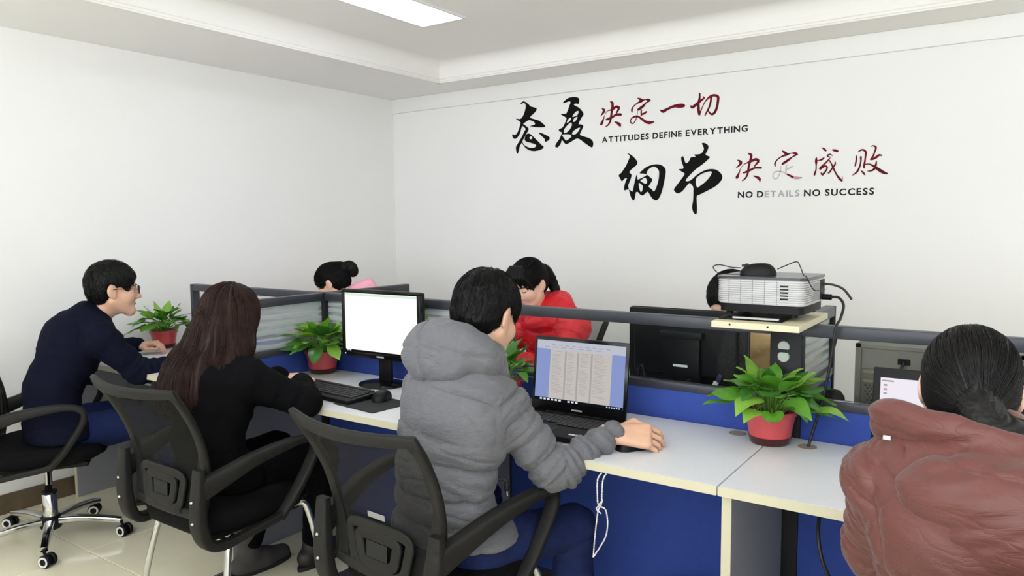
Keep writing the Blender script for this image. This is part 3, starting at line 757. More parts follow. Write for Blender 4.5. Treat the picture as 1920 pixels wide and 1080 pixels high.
for m_ in LM:
    b_ = m_.node_tree.nodes['Principled BSDF']
    nt = m_.node_tree; tl = nt.nodes.new('ShaderNodeBsdfTranslucent'); tl.inputs[0].default_value = (b_.inputs['Base Color'].default_value[0] * 1.3, b_.inputs['Base Color'].default_value[1] * 1.5, 0.01, 1)
    mx = nt.nodes.new('ShaderNodeMixShader'); mx.inputs[0].default_value = 0.22
    nt.links.new(b_.outputs[0], mx.inputs[1]); nt.links.new(tl.outputs[0], mx.inputs[2]); nt.links.new(mx.outputs[0], nt.nodes['Material Output'].inputs[0])
LEAVES = []
for k in range(12):
    me = leaf_mesh(40 + k, 0.076 + 0.010 * (k % 4), 0.060 + 0.008 * (k % 3)); me.materials.append(LM[(0, 1, 0, 2)[k % 4]]); LEAVES.append(me)
M_POT = mat('pot_red', (196, 70, 76), 0.28, vary=0.03, vscale=9, coat=0.3)
M_POTD = mat('pot_dark_base', (66, 22, 20), 0.3)
M_SOIL = mat('soil', (48, 36, 26), 0.95, bump=.6, bscale=120)
M_STEM = mat('stem_green', (104, 146, 62), 0.5)
def plant(loc, label, seed, n=44, spread=1.0, height=1.0, pot=1.0):
    t = thing('potted_pothos', label, 'potted plant', loc, 0, None)
    r = np.random.default_rng(seed); hp = 0.104 * pot; R0, R1 = 0.057 * pot, 0.075 * pot
    rr = lambda z: R0 + (R1 - R0) * z / hp
    zb = 0.024 * pot
    lathe('pot', [(0.0, zb - .002), (rr(zb), zb - .002), (rr(hp * .86), hp * .86), (R1 + 0.003, hp * .87), (R1 + 0.004, hp), (R1 - 0.004, hp), (rr(hp * .8) - 0.006, hp * .8), (0.0, hp * .8)], M_POT, t, 32)
    lathe('saucer', [(0.0, 0.0), (R0 - .002, 0.0), (R0 + .001, 0.003), (rr(zb) + 0.0025, zb), (rr(zb) - .001, zb), (0, zb - .004)], M_POTD, t, 32)
    lathe('soil', [(0.0, hp * .80), (rr(hp * .8) - 0.007, hp * .80), (rr(hp * .8) - 0.012, hp * .86), (0.0, hp * .88)], M_SOIL, t, 20)
    bm = bmesh.new()
    for k in range(n):
        ga = k * 2.39996 + r.uniform(-.3, .3); q = (k + 0.5) / n
        el = math.radians(80 - 78 * q ** 0.8 + r.uniform(-8, 8))        # stem elevation
        ln = (0.056 + 0.036 * q) * r.uniform(0.85, 1.15)
        d = Vector((math.cos(ga) * math.cos(el), math.sin(ga) * math.cos(el), math.sin(el)))
        base = Vector((math.cos(ga) * R1 * .5 * q, math.sin(ga) * R1 * .5 * q, hp * .84))
        tip = base + Vector((d.x * ln * spread, d.y * ln * spread, max(d.z, 0.22) * ln * height + 0.016 * (1 - q) + 0.022))
        if q > .85: tip.z -= 0.012 * r.random()
        mid = (base + tip) / 2 + Vector((-d.x * .01, -d.y * .01, 0.02))
        add_sweep(bm, spline([base, mid, tip], 3), circ(0.0017, 4))
        lo = link('leaf', LEAVES[r.integers(len(LEAVES))], None, t)
        out = Vector((math.cos(ga), math.sin(ga), 0))
        pitch = math.radians(-14 + 66 * (1 - q) + r.uniform(-20, 20))
        dirv = (out * math.cos(pitch) + Vector((0, 0, math.sin(pitch)))).normalized()
        side = dirv.cross(Vector((0, 0, 1))).normalized(); side = (side + Vector((0, 0, r.uniform(-.35, .35)))).normalized()
        nrm = side.cross(dirv).normalized(); side = dirv.cross(nrm)
        s = r.uniform(0.74, 1.04) * pot ** .5
        Mx = Matrix((side, dirv, nrm)).transposed().to_4x4()
        lo.matrix_local = Matrix.Translation(tip) @ Mx @ Matrix.Scale(s, 4)
    bmesh.ops.recalc_face_normals(bm, faces=bm.faces[:])
    bm_obj('stems', bm, M_STEM, t, 60)
    return t
plant((-0.605, 2.262, 0.7502), 'green potted pothos in a red pot between laptop and projector cable', 3, 58, 1.0, 0.95, 1.0)
plant((-2.615, 2.265, 0.7502), 'green potted pothos in a red pot beside the bright white monitor', 8, 56, 1.0, 1.15, 1.0)
plant((-3.925, 2.27, 0.7502), 'green potted pothos in a red pot by the left wall', 5, 52, 1.0, 1.1, 0.95)
plant((-1.56, 2.215, 0.7502), 'green potted pothos mostly hidden behind the grey jacket man', 12, 36, 0.9, 0.95, 0.9)
# ------------------------------------------------------------------ mesh back office chairs (local: sitter faces +y, origin on the floor below the seat)
def back_pt(u, v):
    """u -1..1 across, v 0..1 upwards"""
    z = 0.475 + 0.42 * v
    hw = 0.192 + 0.046 * v ** 1.2
    y = -0.205 + 0.035 * math.sin(min(v, 1) * math.pi * 0.95) * 1.0 - 0.115 * v ** 1.7
    return Vector((u * hw, y - 0.045 * (1 - u * u) * (0.35 + 0.65 * v), z + 0.012 * (u * u) * v))
def seat_mesh():
    V, Fc = [], []; n = 40
    lay = [(0.395, 0.80), (0.395, 0.90), (0.402, 0.955), (0.42, 0.985), (0.445, 1.0), (0.462, 0.985), (0.474, 0.94), (0.480, 0.86), (0.482, 0.6), (0.480, 0.25)]
    for z, s in lay:
        for i in range(n):
            t = 2 * math.pi * i / n; c, sn = math.cos(t), math.sin(t)
            x = math.copysign(abs(c) ** 0.55, c) * 0.245 * s; y = math.copysign(abs(sn) ** 0.55, sn) * 0.235 * s + 0.015
            x *= 1 - 0.06 * (y < 0) * abs(y) / 0.23
            dz = -0.028 * max(0, (y - 0.10) / 0.14) ** 2 if z > 0.44 else 0.01 * max(0, (y - .1) / .14)
            V.append((x, y, z + dz))
    for j in range(len(lay) - 1):
        for i in range(n): Fc.append((j * n + i, j * n + (i + 1) % n, (j + 1) * n + (i + 1) % n, (j + 1) * n + i))
    Fc.append(tuple(reversed(range(n)))); Fc.append(tuple(range((len(lay) - 1) * n, len(lay) * n)))
    return V, Fc
def chair_upper(t, mesh_m=None, arms_=True):
    V, Fc = seat_mesh(); arr_obj('seat', V, Fc, M_SEAT, t, 60)
    box('seat_pan', (-0.19, -0.18, 0.375), (0.19, 0.19, 0.398), M_BLACK, t, 0.008, 2)
    # backrest fabric
    V, Fc = [], []; nu, nv = 14, 14
    for j in range(nv + 1):
        for i in range(nu + 1):
            V.append(back_pt(-0.97 + 1.94 * i / nu, 0.02 + 0.96 * j / nv))
    for j in range(nv):
        for i in range(nu): Fc.append((j * (nu + 1) + i, j * (nu + 1) + i + 1, (j + 1) * (nu + 1) + i + 1, (j + 1) * (nu + 1) + i))
    o = arr_obj('mesh_fabric', V, Fc, mesh_m or M_MESH, t, 80)
    # frame
    P = [back_pt(-1, v / 12) for v in range(0, 12)] + [back_pt(-0.985 + 1.97 * i / 10, 1.0 + 0.012 * (1 - (2 * i / 10 - 1) ** 2)) for i in range(11)] + [back_pt(1, 1 - v / 12) for v in range(1, 13)]
    P += [back_pt(1 - 2 * i / 10, 0.0) for i in range(1, 10)]
    bm = bmesh.new(); add_sweep(bm, P, rrect(0.0105, 0.017, 0.008, 2), True, (0, 1, 0.15)); bmesh.ops.recalc_face_normals(bm, faces=bm.faces[:])
    bm_obj('back_frame', bm, M_CHAIRP, t, 50)
    # wide lower side wings of the frame
    for s in (-1, 1):
        bm = bmesh.new(); n = 10; A = []
        for i in range(n + 1):
            v = 0.60 * i / n; w = 0.17 * (1 - (i / n) ** 1.5) + 0.01
            A.append([bm.verts.new(back_pt(s * (1 - q * w * 1.4), v) + Vector((0, dy, 0))) for q, dy in ((0, 0.008), (1, 0.006), (1, -0.004), (0, -0.010))])
        for i in range(n):
            for k in range(4): bm.faces.new((A[i][k], A[i][(k + 1) % 4], A[i + 1][(k + 1) % 4], A[i + 1][k]))
        bm.faces.new(A[0]); bm.faces.new(A[-1]); bmesh.ops.recalc_face_normals(bm, faces=bm.faces[:])
        bm_obj('frame_wing', bm, M_CHAIRP, t, 50)
    # lumbar plate: concentric rounded trapezoid bands behind the mesh
    def ring(s0, r, nm, dy):
        pts = []
        for a, b in rrect(1.0, 1.0, 0.45, 4):
            v = 0.17 + 0.15 * b * s0; u = a * s0 * (0.56 + 0.06 * b)
            pts.append(back_pt(u, v) + Vector((0, dy, 0)))
        bm = bmesh.new(); add_sweep(bm, pts, rrect(0.006, r, 0.004, 2), True, (0, 1, 0)); bmesh.ops.recalc_face_normals(bm, faces=bm.faces[:])
        return bm_obj(nm, bm, M_CHAIRP, t, 50)
    ring(1.0, 0.015, 'lumbar_band', -0.014); ring(0.64, 0.016, 'lumbar_band', -0.016)
    V, Fc = [], []
    for j in range(7):
        for i in range(7): V.append(back_pt((-1 + i / 3) * 0.21, 0.17 + 0.055 * (-1 + j / 3)) + Vector((0, -0.020, 0)))
    for j in range(6):
        for i in range(6): Fc.append((j * 7 + i, j * 7 + i + 1, j * 7 + i + 8, j * 7 + i + 7))
    arr_obj('lumbar_pad', V, Fc, M_DKGREY, t, 80)
    for q in (-0.5, 0.5):
        bm = bmesh.new(); add_sweep(bm, [back_pt(q * .9, 0.0) + Vector((0, -.012, -.005)), back_pt(q * .8, 0.05) + Vector((0, -.014, 0))], rrect(0.006, 0.02, 0.004, 2), False, (0, 1, 0)); bm_obj('lumbar_strut', bm, M_CHAIRP, t, 50)
    # armrests: closed loop of flat band
    for s in (-1, 1):
        P = [(0.225, -0.235, 0.575), (0.238, -0.17, 0.597), (0.262, -0.06, 0.638), (0.277, 0.06, 0.661), (0.281, 0.14, 0.664), (0.280, 0.182, 0.650), (0.277, 0.196, 0.622), (0.272, 0.180, 0.575), (0.262, 0.12, 0.48), (0.254, 0.07, 0.42), (0.25, 0.05, 0.400)]
        S_ = spline([(s * x, y, z) for x, y, z in P], 5)
        n_ = len(S_)
        if not arms_: continue
        bm = bmesh.new(); add_sweep(bm, S_, rrect(0.0125, 0.021, 0.009, 3), False, None, [(1.0 + 2.1 * max(0.0, 1 - i / (n_ * 0.42)) ** 1.4, 1.15 - 0.2 * i / n_) for i in range(n_)])
        bmesh.ops.recalc_face_normals(bm, faces=bm.faces[:]); bm_obj('armrest', bm, M_CHAIRP, t, 50)
        # rear band: from the back frame down and under the seat
        Q = [(0.226, -0.232, 0.645), (0.225, -0.236, 0.58), (0.222, -0.24, 0.50), (0.222, -0.232, 0.43), (0.224, -0.205, 0.385), (0.232, -0.15, 0.372), (0.24, -0.06, 0.385), (0.25, 0.03, 0.40), (0.25, 0.06, 0.41)]
        S_ = spline([(s * x, y, z) for x, y, z in Q], 4); n_ = len(S_)
        bm = bmesh.new(); add_sweep(bm, S_, rrect(0.026, 0.016, 0.008, 3), False, None, [0.75 + 0.4 * math.sin(math.pi * min(1, i / n_ * 1.5)) for i in range(n_)])
        bmesh.ops.recalc_face_normals(bm, faces=bm.faces[:]); bm_obj('side_band', bm, M_CHAIRP, t, 50)
        for z in (0.475, 0.545):
            bm = bmesh.new(); add_lathe(bm, [(0, -.004), (0.0055, -.004), (0.0055, 0.0), (0.003, 0.003), (0, 0.003)], 12, Matrix.Translation((s * 0.222, -0.262, z)) @ Matrix.Rotation(math.pi / 2, 4, 'X')); bm_obj('bolt', bm, M_CHROME, t, 40)
def sled(t):
    for s in (-1, 1):
        P = spline([(s * 0.20, -0.10, 0.372), (s * 0.21, -0.125, 0.352), (s * 0.235, -0.16, 0.2), (s * 0.25, -0.185, 0.04), (s * 0.25, -0.17, 0.013), (s * 0.25, -0.13, 0.0125), (s * 0.25, 0.1, 0.0125), (s * 0.25, 0.23, 0.0125), (s * 0.25, 0.262, 0.018), (s * 0.25, 0.262, 0.05), (s * 0.235, 0.225, 0.25), (s * 0.22, 0.195, 0.385), (s * 0.205, 0.17, 0.405), (s * 0.19, 0.12, 0.394)], 5)
        for p in P: p.z = max(p.z, 0.0125)
        tube('leg_tube', P, 0.0115, M_CHROME, t, 12, raw=True)
        box('foot_glide', (s * 0.25 - 0.014, -0.12, 0.0), (s * 0.25 + 0.014, -0.06, 0.012), M_BLACK, t, 0.003, 1)
        box('foot_glide', (s * 0.25 - 0.014, 0.14, 0.0), (s * 0.25 + 0.014, 0.20, 0.012), M_BLACK, t, 0.003, 1)
    tube('crossbar', [(-0.21, -0.12, 0.36), (0.21, -0.12, 0.36)], 0.011, M_CHROME, t, 12, 1)
def star(t, rot=0.0):
    lathe('gas_column', [(0, 0.10), (0.030, 0.10), (0.030, 0.215), (0.026, 0.22), (0.015, 0.222), (0.015, 0.36), (0, 0.36)], M_CHROME, t, 24)
    lathe('column_collar', [(0.0155, 0.219), (0.031, 0.219), (0.031, 0.229), (0.0155, 0.229)], M_BLACK, t, 24)
    lathe('hub', [(0, 0.055), (0.038, 0.055), (0.045, 0.065), (0.045, 0.105), (0.036, 0.115), (0, 0.115)], M_BLACK, t, 24)
    box('tilt_mechanism', (-0.07, -0.09, 0.345), (0.07, 0.09, 0.376), M_BLACK, t, 0.008, 2)
    tube('height_lever', [(0.05, 0.0, 0.355), (0.11, 0.02, 0.35), (0.16, 0.03, 0.318), (0.20, 0.035, 0.30)], 0.005, M_BLACK, t, 8)
    bm = bmesh.new(); add_sweep(bm, [(0.185, 0.033, 0.308), (0.235, 0.038, 0.287)], rrect(0.005, 0.014, 0.004, 2)); bm_obj('lever_paddle', bm, M_BLACK, t, 40)
    for k in range(5):
        a = rot + k * 2 * math.pi / 5; c, s = math.cos(a), math.sin(a)
        def R_(x, y, z): return (x * c - y * s, x * s + y * c, z)
        bm = bmesh.new()
        P = spline([R_(0.03, 0, 0.092), R_(0.13, 0, 0.093), R_(0.24, 0, 0.082), R_(0.30, 0, 0.071)], 4); n_ = len(P)
        add_sweep(bm, P, rrect(0.015, 0.02, 0.008, 3), False, (0, 0, 1), [1.05 - 0.3 * i / n_ for i in range(n_)])
        bmesh.ops.recalc_face_normals(bm, faces=bm.faces[:]); lg = bm_obj('base_leg', bm, M_CHROME, t, 50)
        ca = a + (0.9, -0.5, 2.0, 0.4, 1.3)[k]
        Mx = Matrix.Translation(R_(0.30, 0, 0)) @ Matrix.Rotation(ca, 4, 'Z')
        bm = bmesh.new(); hub = Mx @ Matrix.Translation((0.018, 0, 0.0275)) @ Matrix.Rotation(math.pi / 2, 4, 'X')
        for w0, w1 in ((-0.026, -0.008), (0.008, 0.026)):
            add_lathe(bm, [(0.012, w0), (0.024, w0), (0.0275, w0 + .004), (0.0275, w1 - .004), (0.024, w1), (0.012, w1)], 22, hub)
        bm_obj('castor', bm, M_BLACK, lg, 40)
        bm = bmesh.new()
        add_lathe(bm, [(0.0, -0.0292), (0.013, -0.0292), (0.0142, -0.028), (0.0142, 0.028), (0.013, 0.0292), (0.0, 0.0292)], 18, hub); bm_obj('wheel_hub', bm, M_BLACK, lg, 40)
        for w in (-0.0268, 0.0258):
            bm = bmesh.new(); add_lathe(bm, [(0.014, w), (0.0225, w - .0006), (0.0225, w + .0016), (0.014, w + .001)], 22, hub)
            bm_obj('wheel_ring', bm, M_WHITEP, lg, 40)
        bm = bmesh.new(); add_sweep(bm, [Mx @ Vector(p) for p in ((0.0, 0, 0.07), (0.002, 0, 0.06), (0.01, 0, 0.045), (0.018, 0, 0.028))], circ(0.0065, 8)); bmesh.ops.recalc_face_normals(bm, faces=bm.faces[:]); bm_obj('castor_fork', bm, M_BLACK, lg, 40)
ch1 = thing('office_chair', 'black mesh office chair with chrome star base and castors at far left', 'chair', (-3.60, 1.50, 0), math.radians(-33))
chair_upper(ch1); star(ch1, math.radians(4))
ch2 = thing('office_chair', 'black mesh chair on chrome sled legs under the long haired woman', 'chair', (-2.36, 1.56, 0), math.radians(0))
chair_upper(ch2); sled(ch2)
ch3 = thing('office_chair', 'black mesh chair with small grey back tag under the grey jacket man', 'chair', (-1.377, 1.605, 0), math.radians(-4))
chair_upper(ch3, mesh_fabric('chair_mesh_fabric_open', (32, 31, 30), 0.30)); sled(ch3)
tg = box('label_tag', (-0.034, -0.003, -0.0085), (0.034, 0.0, 0.0085), mat('tag_grey', (128, 128, 126), 0.5), ch3, 0.0015, 1)
tp = back_pt(-0.0, 0.40)
tg.location = tp + Vector((0, -0.006, 0)); tg.rotation_euler = (math.radians(6), 0, math.radians(0)); tg['label'] = 'small grey tag on the mesh back'
ch4 = thing('office_chair', 'black mesh chair behind the person in the red coat', 'chair', (-2.09, 3.29, 0), math.radians(176))
chair_upper(ch4, mesh_fabric('chair_mesh_grey', (120, 122, 120), 0.25)); sled(ch4)
ch5 = thing('office_chair', 'black mesh chair hidden under the person in the maroon jacket', 'chair', (0.10, 1.40, 0), 0)
chair_upper(ch5, None, False); sled(ch5)
ch6 = thing('office_chair', 'black mesh chair behind the monitor with the person in pink', 'chair', (-3.25, 3.3, 0), math.radians(180))
chair_upper(ch6); sled(ch6)
ch7 = thing('office_chair', 'black mesh chair under the person in beige behind the projector', 'chair', (-0.93, 3.36, 0), math.radians(180))
chair_upper(ch7, None, False); sled(ch7)
# ------------------------------------------------------------------ figures: signed distance fields meshed into one continuous surface
def A(*p): return np.array(p, dtype=np.float32)
def nz(v):
    v = np.asarray(v, dtype=np.float64); return v / np.linalg.norm(v)
_TAB = RNG.random((32, 32, 32)).astype(np.float32)
def vnoise(P):
    P = np.asarray(P, dtype=np.float32); i = np.floor(P).astype(int); f = P - i; f = f * f * (3 - 2 * f)
    x0, y0, z0 = (i[:, 0] & 31, i[:, 1] & 31, i[:, 2] & 31); x1, y1, z1 = (x0 + 1) & 31, (y0 + 1) & 31, (z0 + 1) & 31
    fx, fy, fz = f[:, 0], f[:, 1], f[:, 2]; T = _TAB
    a = (T[x0, y0, z0] * (1 - fx) + T[x1, y0, z0] * fx) * (1 - fy) + (T[x0, y1, z0] * (1 - fx) + T[x1, y1, z0] * fx) * fy
    b = (T[x0, y0, z1] * (1 - fx) + T[x1, y0, z1] * fx) * (1 - fy) + (T[x0, y1, z1] * (1 - fx) + T[x1, y1, z1] * fx) * fy
    return (a * (1 - fz) + b * fz) * 2 - 1
class SDF:
    def __init__(s, lo, hi, h):
        s.lo = np.array(lo, float); s.h = h
        s.n = np.ceil((np.array(hi) - s.lo) / h).astype(int) + 1
        s.g = np.full(s.n, 0.15, np.float32)
    def _sub(s, lo, hi):
        a = np.clip(np.floor((np.array(lo) - s.lo) / s.h).astype(int), 0, s.n - 1); b = np.clip(np.ceil((np.array(hi) - s.lo) / s.h).astype(int) + 1, 1, s.n)
        if np.any(b <= a): return None
        sl = tuple(slice(int(i), int(j)) for i, j in zip(a, b))
        ax = [(s.lo[k] + s.h * np.arange(a[k], b[k])).astype(np.float32) for k in range(3)]
        return sl, ax[0][:, None, None], ax[1][None, :, None], ax[2][None, None, :]
    def _op(s, sl, d, k, op):
        g = s.g[sl]
        if op == 'u':
            if k > 0:
                h = np.maximum(k - np.abs(g - d), 0) / k; s.g[sl] = np.minimum(g, d) - h * h * k * 0.25
            else: s.g[sl] = np.minimum(g, d)
        elif op == 's':
            d = -d
            if k > 0:
                h = np.maximum(k - np.abs(g - d), 0) / k; s.g[sl] = np.maximum(g, d) + h * h * k * 0.25
            else: s.g[sl] = np.maximum(g, d)
    def cone(s, a, b, ra, rb, k=0.02, op='u', flat=None):
        a, b = np.array(a, float), np.array(b, float); m = max(ra, rb) + k + 2.5 * s.h
        r = s._sub(np.minimum(a, b) - m, np.maximum(a, b) + m)
        if r is None: return
        sl, X, Y, Z = r; ba = b - a
        qx, qy, qz = X - np.float32(a[0]), Y - np.float32(a[1]), Z - np.float32(a[2])
        if flat is not None:
            d, f = nz(flat[0]), flat[1]; c = (qx * np.float32(d[0]) + qy * np.float32(d[1]) + qz * np.float32(d[2])) * np.float32(1 / f - 1)
            qx, qy, qz = qx + c * np.float32(d[0]), qy + c * np.float32(d[1]), qz + c * np.float32(d[2])
            ba = ba + d * (ba @ d) * (1 / f - 1)
        t = np.clip((qx * np.float32(ba[0]) + qy * np.float32(ba[1]) + qz * np.float32(ba[2])) / np.float32(max(ba @ ba, 1e-9)), 0, 1)
        d2 = (qx - t * np.float32(ba[0])) ** 2 + (qy - t * np.float32(ba[1])) ** 2 + (qz - t * np.float32(ba[2])) ** 2
        s._op(sl, np.sqrt(d2) - (np.float32(ra) + np.float32(rb - ra) * t), k, op)
    def chain(s, pts, rad, k=0.02, op='u', flat=None):
        for i in range(len(pts) - 1): s.cone(pts[i], pts[i + 1], rad[i], rad[i + 1], k, op, flat)
    def ell(s, c, r, R=None, k=0.02, op='u'):
        c = np.array(c, float); r_ = np.array(r, float); m = r_.max() + k + 2.5 * s.h
        q = s._sub(c - m, c + m)
        if q is None: return
        sl, X, Y, Z = q; X, Y, Z = X - np.float32(c[0]), Y - np.float32(c[1]), Z - np.float32(c[2])
        if R is not None:
            R = np.asarray(R, dtype=np.float32)
            X, Y, Z = [X * R[0, i] + Y * R[1, i] + Z * R[2, i] for i in range(3)]
        r_ = r_.astype(np.float32)
        k0 = np.sqrt((X / r_[0]) ** 2 + (Y / r_[1]) ** 2 + (Z / r_[2]) ** 2); k1 = np.sqrt((X / r_[0] ** 2) ** 2 + (Y / r_[1] ** 2) ** 2 + (Z / r_[2] ** 2) ** 2)
        s._op(sl, k0 * (k0 - 1) / np.maximum(k1, 1e-6), k, op)
    def plane(s, p, n, k=0.0):          # removes everything on the side the normal points to
        n = nz(n); X = (s.lo[0] + s.h * np.arange(s.n[0]))[:, None, None]; Y = (s.lo[1] + s.h * np.arange(s.n[1]))[None, :, None]; Z = (s.lo[2] + s.h * np.arange(s.n[2]))[None, None, :]
        d = ((X - p[0]) * n[0] + (Y - p[1]) * n[1] + (Z - p[2]) * n[2]).astype(np.float32)
        s.g = np.maximum(s.g, d)
    def verts(s, adapt=0.0):
        s.g[0], s.g[-1] = 0.1, 0.1; s.g[:, 0], s.g[:, -1] = 0.1, 0.1; s.g[:, :, 0], s.g[:, :, -1] = 0.1, 0.1
        G = vdb.FloatGrid(0.15); G.copyFromArray(np.clip(s.g, -0.05, 0.05)); 
        if adapt > 0: P, T, Q = G.convertToPolygons(isovalue=0.0, adaptivity=adapt)
        else: P, Q = G.convertToQuads(isovalue=0.0); T = np.zeros((0, 3), int)
        P = np.asarray(P, float) * s.h + s.lo
        return P, np.asarray(T, dtype=np.int64), np.asarray(Q, dtype=np.int64)
    def sample(s, P):
        q = (P - s.lo) / s.h; q = np.clip(q, 0, np.array(s.n) - 1.001); i = q.astype(int); f = (q - i).astype(np.float32); g = s.g
        x, y, z = i.T; fx, fy, fz = f.T
        a = (g[x, y, z] * (1 - fx) + g[x + 1, y, z] * fx) * (1 - fy) + (g[x, y + 1, z] * (1 - fx) + g[x + 1, y + 1, z] * fx) * fy
        b = (g[x, y, z + 1] * (1 - fx) + g[x + 1, y, z + 1] * fx) * (1 - fy) + (g[x, y + 1, z + 1] * (1 - fx) + g[x + 1, y + 1, z + 1] * fx) * fy
        return a * (1 - fz) + b * fz
    def grad(s, P):
        e = s.h; G = np.stack([s.sample(P + d) - s.sample(P - d) for d in (np.array([e, 0, 0]), np.array([0, e, 0]), np.array([0, 0, e]))], 1)
        return G / np.maximum(np.linalg.norm(G, axis=1, keepdims=True), 1e-6)
def raw_mesh(name, P, T, Q, mats_, parent, midx=None, smooth_=True):
    """P: points, T: triangles, Q: quads"""
    me = bpy.data.meshes.new(name); nT, nQ = len(T), len(Q)
    me.vertices.add(len(P)); me.vertices.foreach_set('co', np.ascontiguousarray(P, dtype=np.float32).ravel())
    idx = np.concatenate([T.ravel(), Q.ravel()]).astype(np.int32)
    me.loops.add(len(idx)); me.loops.foreach_set('vertex_index', idx)
    me.polygons.add(nT + nQ)
    me.polygons.foreach_set('loop_start', np.concatenate([np.arange(nT) * 3, nT * 3 + np.arange(nQ) * 4]).astype(np.int32))
    if midx is not None: me.polygons.foreach_set('material_index', midx.astype(np.int32))
    me.polygons.foreach_set('use_smooth', np.full(nT + nQ, smooth_))
    me.update(calc_edges=True); me.validate()
    return link(name, me, mats_, parent)
def vnormals(P, T, Q):
    N = np.zeros_like(P)
    for F in (T, Q):
        if len(F) == 0: continue
        a = P[F[:, 2]] - P[F[:, 0]]; b = P[F[:, -1]] - P[F[:, 1]]; n = np.cross(a, b)
        if F.shape[1] == 3: n = np.cross(P[F[:, 1]] - P[F[:, 0]], P[F[:, 2]] - P[F[:, 0]])
        for k in range(F.shape[1]):
            for c in range(3): N[:, c] += np.bincount(F[:, k], n[:, c], len(P))
    return N / np.maximum(np.linalg.norm(N, axis=1, keepdims=True), 1e-9)
def surf(S, name, m, parent, disp=None, relax=0, adapt=0.0, flip=True):
    P, T, Q = S.verts(adapt)
    if relax or disp is not None:
        for _ in range(relax):
            acc = np.zeros_like(P); cnt = np.zeros(len(P))
            for F in (T, Q):
                k_ = F.shape[1] if len(F) else 0
                for k in range(k_):
                    i, j = F[:, k], F[:, (k + 1) % k_]
                    for c in range(3): acc[:, c] += np.bincount(i, P[j, c], len(P))
                    cnt += np.bincount(i, None, len(P))
            P = 0.5 * P + 0.5 * acc / np.maximum(cnt, 1)[:, None]
    if disp is not None:
        N = S.grad(P); P = P + N * disp(P, N)[:, None]
    # consistent outward winding
    if len(Q):
        q = Q[:2000]; n = np.cross(P[q[:, 2]] - P[q[:, 0]], P[q[:, 3]] - P[q[:, 1]]); g = S.grad(P[q].mean(1))
        if (n * g).sum(1).mean() < 0: Q = Q[:, ::-1]; T = T[:, ::-1]
    return raw_mesh(name, P, T, Q, m, parent)

def basis(f, u=(0, 0, 1), roll=0.0):
    """columns: right, forward, up"""
    f = nz(f); r = nz(np.cross(f, u)); u2 = np.cross(r, f)
    if roll: r, u2 = r * math.cos(roll) + u2 * math.sin(roll), u2 * math.cos(roll) - r * math.sin(roll)
    return np.stack([r, f, u2], 1)
def add_head(S, c, R, s=1.0, k=0.012):
    W = lambda r, f, u: np.array(c) + R @ (np.array([r, f, u]) * s)
    e = lambda p, rad, k_=k, op='u', RR=R: S.ell(W(*p), np.array(rad) * s, RR, k_ * s, op)
    e((0, -0.012, 0.036), (0.075, 0.094, 0.083), 0.0)
    e((0, 0.025, -0.025), (0.062, 0.068, 0.082), 0.03)
    for q in (-1, 1):
        S.cone(W(q * 0.055, 0.0, -0.045), W(q * 0.022, 0.066, -0.094), 0.020 * s, 0.017 * s, 0.03 * s)
        e((q * 0.036, 0.058, -0.026), (0.027, 0.028, 0.028), 0.02)
        S.cone(W(q * 0.012, 0.083, 0.024), W(q * 0.046, 0.066, 0.024), 0.009 * s, 0.008 * s, 0.012 * s)
    e((0, 0.072, -0.098), (0.022, 0.018, 0.018), 0.025)
    for q in (-1, 1): e((q * 0.032, 0.097, 0.004), (0.018, 0.014, 0.012), 0.012, 's')
    for q in (-1, 1): e((q * 0.032, 0.074, 0.004), (0.0145, 0.0135, 0.0125), 0.004)
    S.cone(W(0, 0.086, 0.008), W(0, 0.107, -0.028), 0.008 * s, 0.011 * s, 0.012 * s)
    for q in (-1, 1): e((q * 0.012, 0.096, -0.033), (0.009, 0.010, 0.008), 0.006)
    S.cone(W(-0.017, 0.080, -0.060), W(0.017, 0.080, -0.060), 0.006 * s, 0.006 * s, 0.008 * s); S.cone(W(0, 0.085, -0.058), W(0, 0.085, -0.0585), 0.005 * s, 0.005 * s, 0.008 * s)
    S.cone(W(-0.014, 0.079, -0.071), W(0.014, 0.079, -0.071), 0.006 * s, 0.006 * s, 0.005 * s)
    for q in (-1, 1):   # ears
        Re = R @ np.array([[math.cos(.35 * q), -math.sin(.35 * q), 0], [math.sin(.35 * q), math.cos(.35 * q), 0], [0, 0, 1]])
        S.ell(W(q * 0.079, -0.008, 0.0), np.array((0.0085, 0.021, 0.033)) * s, Re, 0.006 * s)
        S.ell(W(q * 0.091, 0.001, 0.004), np.array((0.008, 0.010, 0.017)) * s, Re, 0.006 * s, 's')
        S.ell(W(q * 0.075, 0.002, -0.026), np.array((0.008, 0.009, 0.010)) * s, R, 0.006 * s)
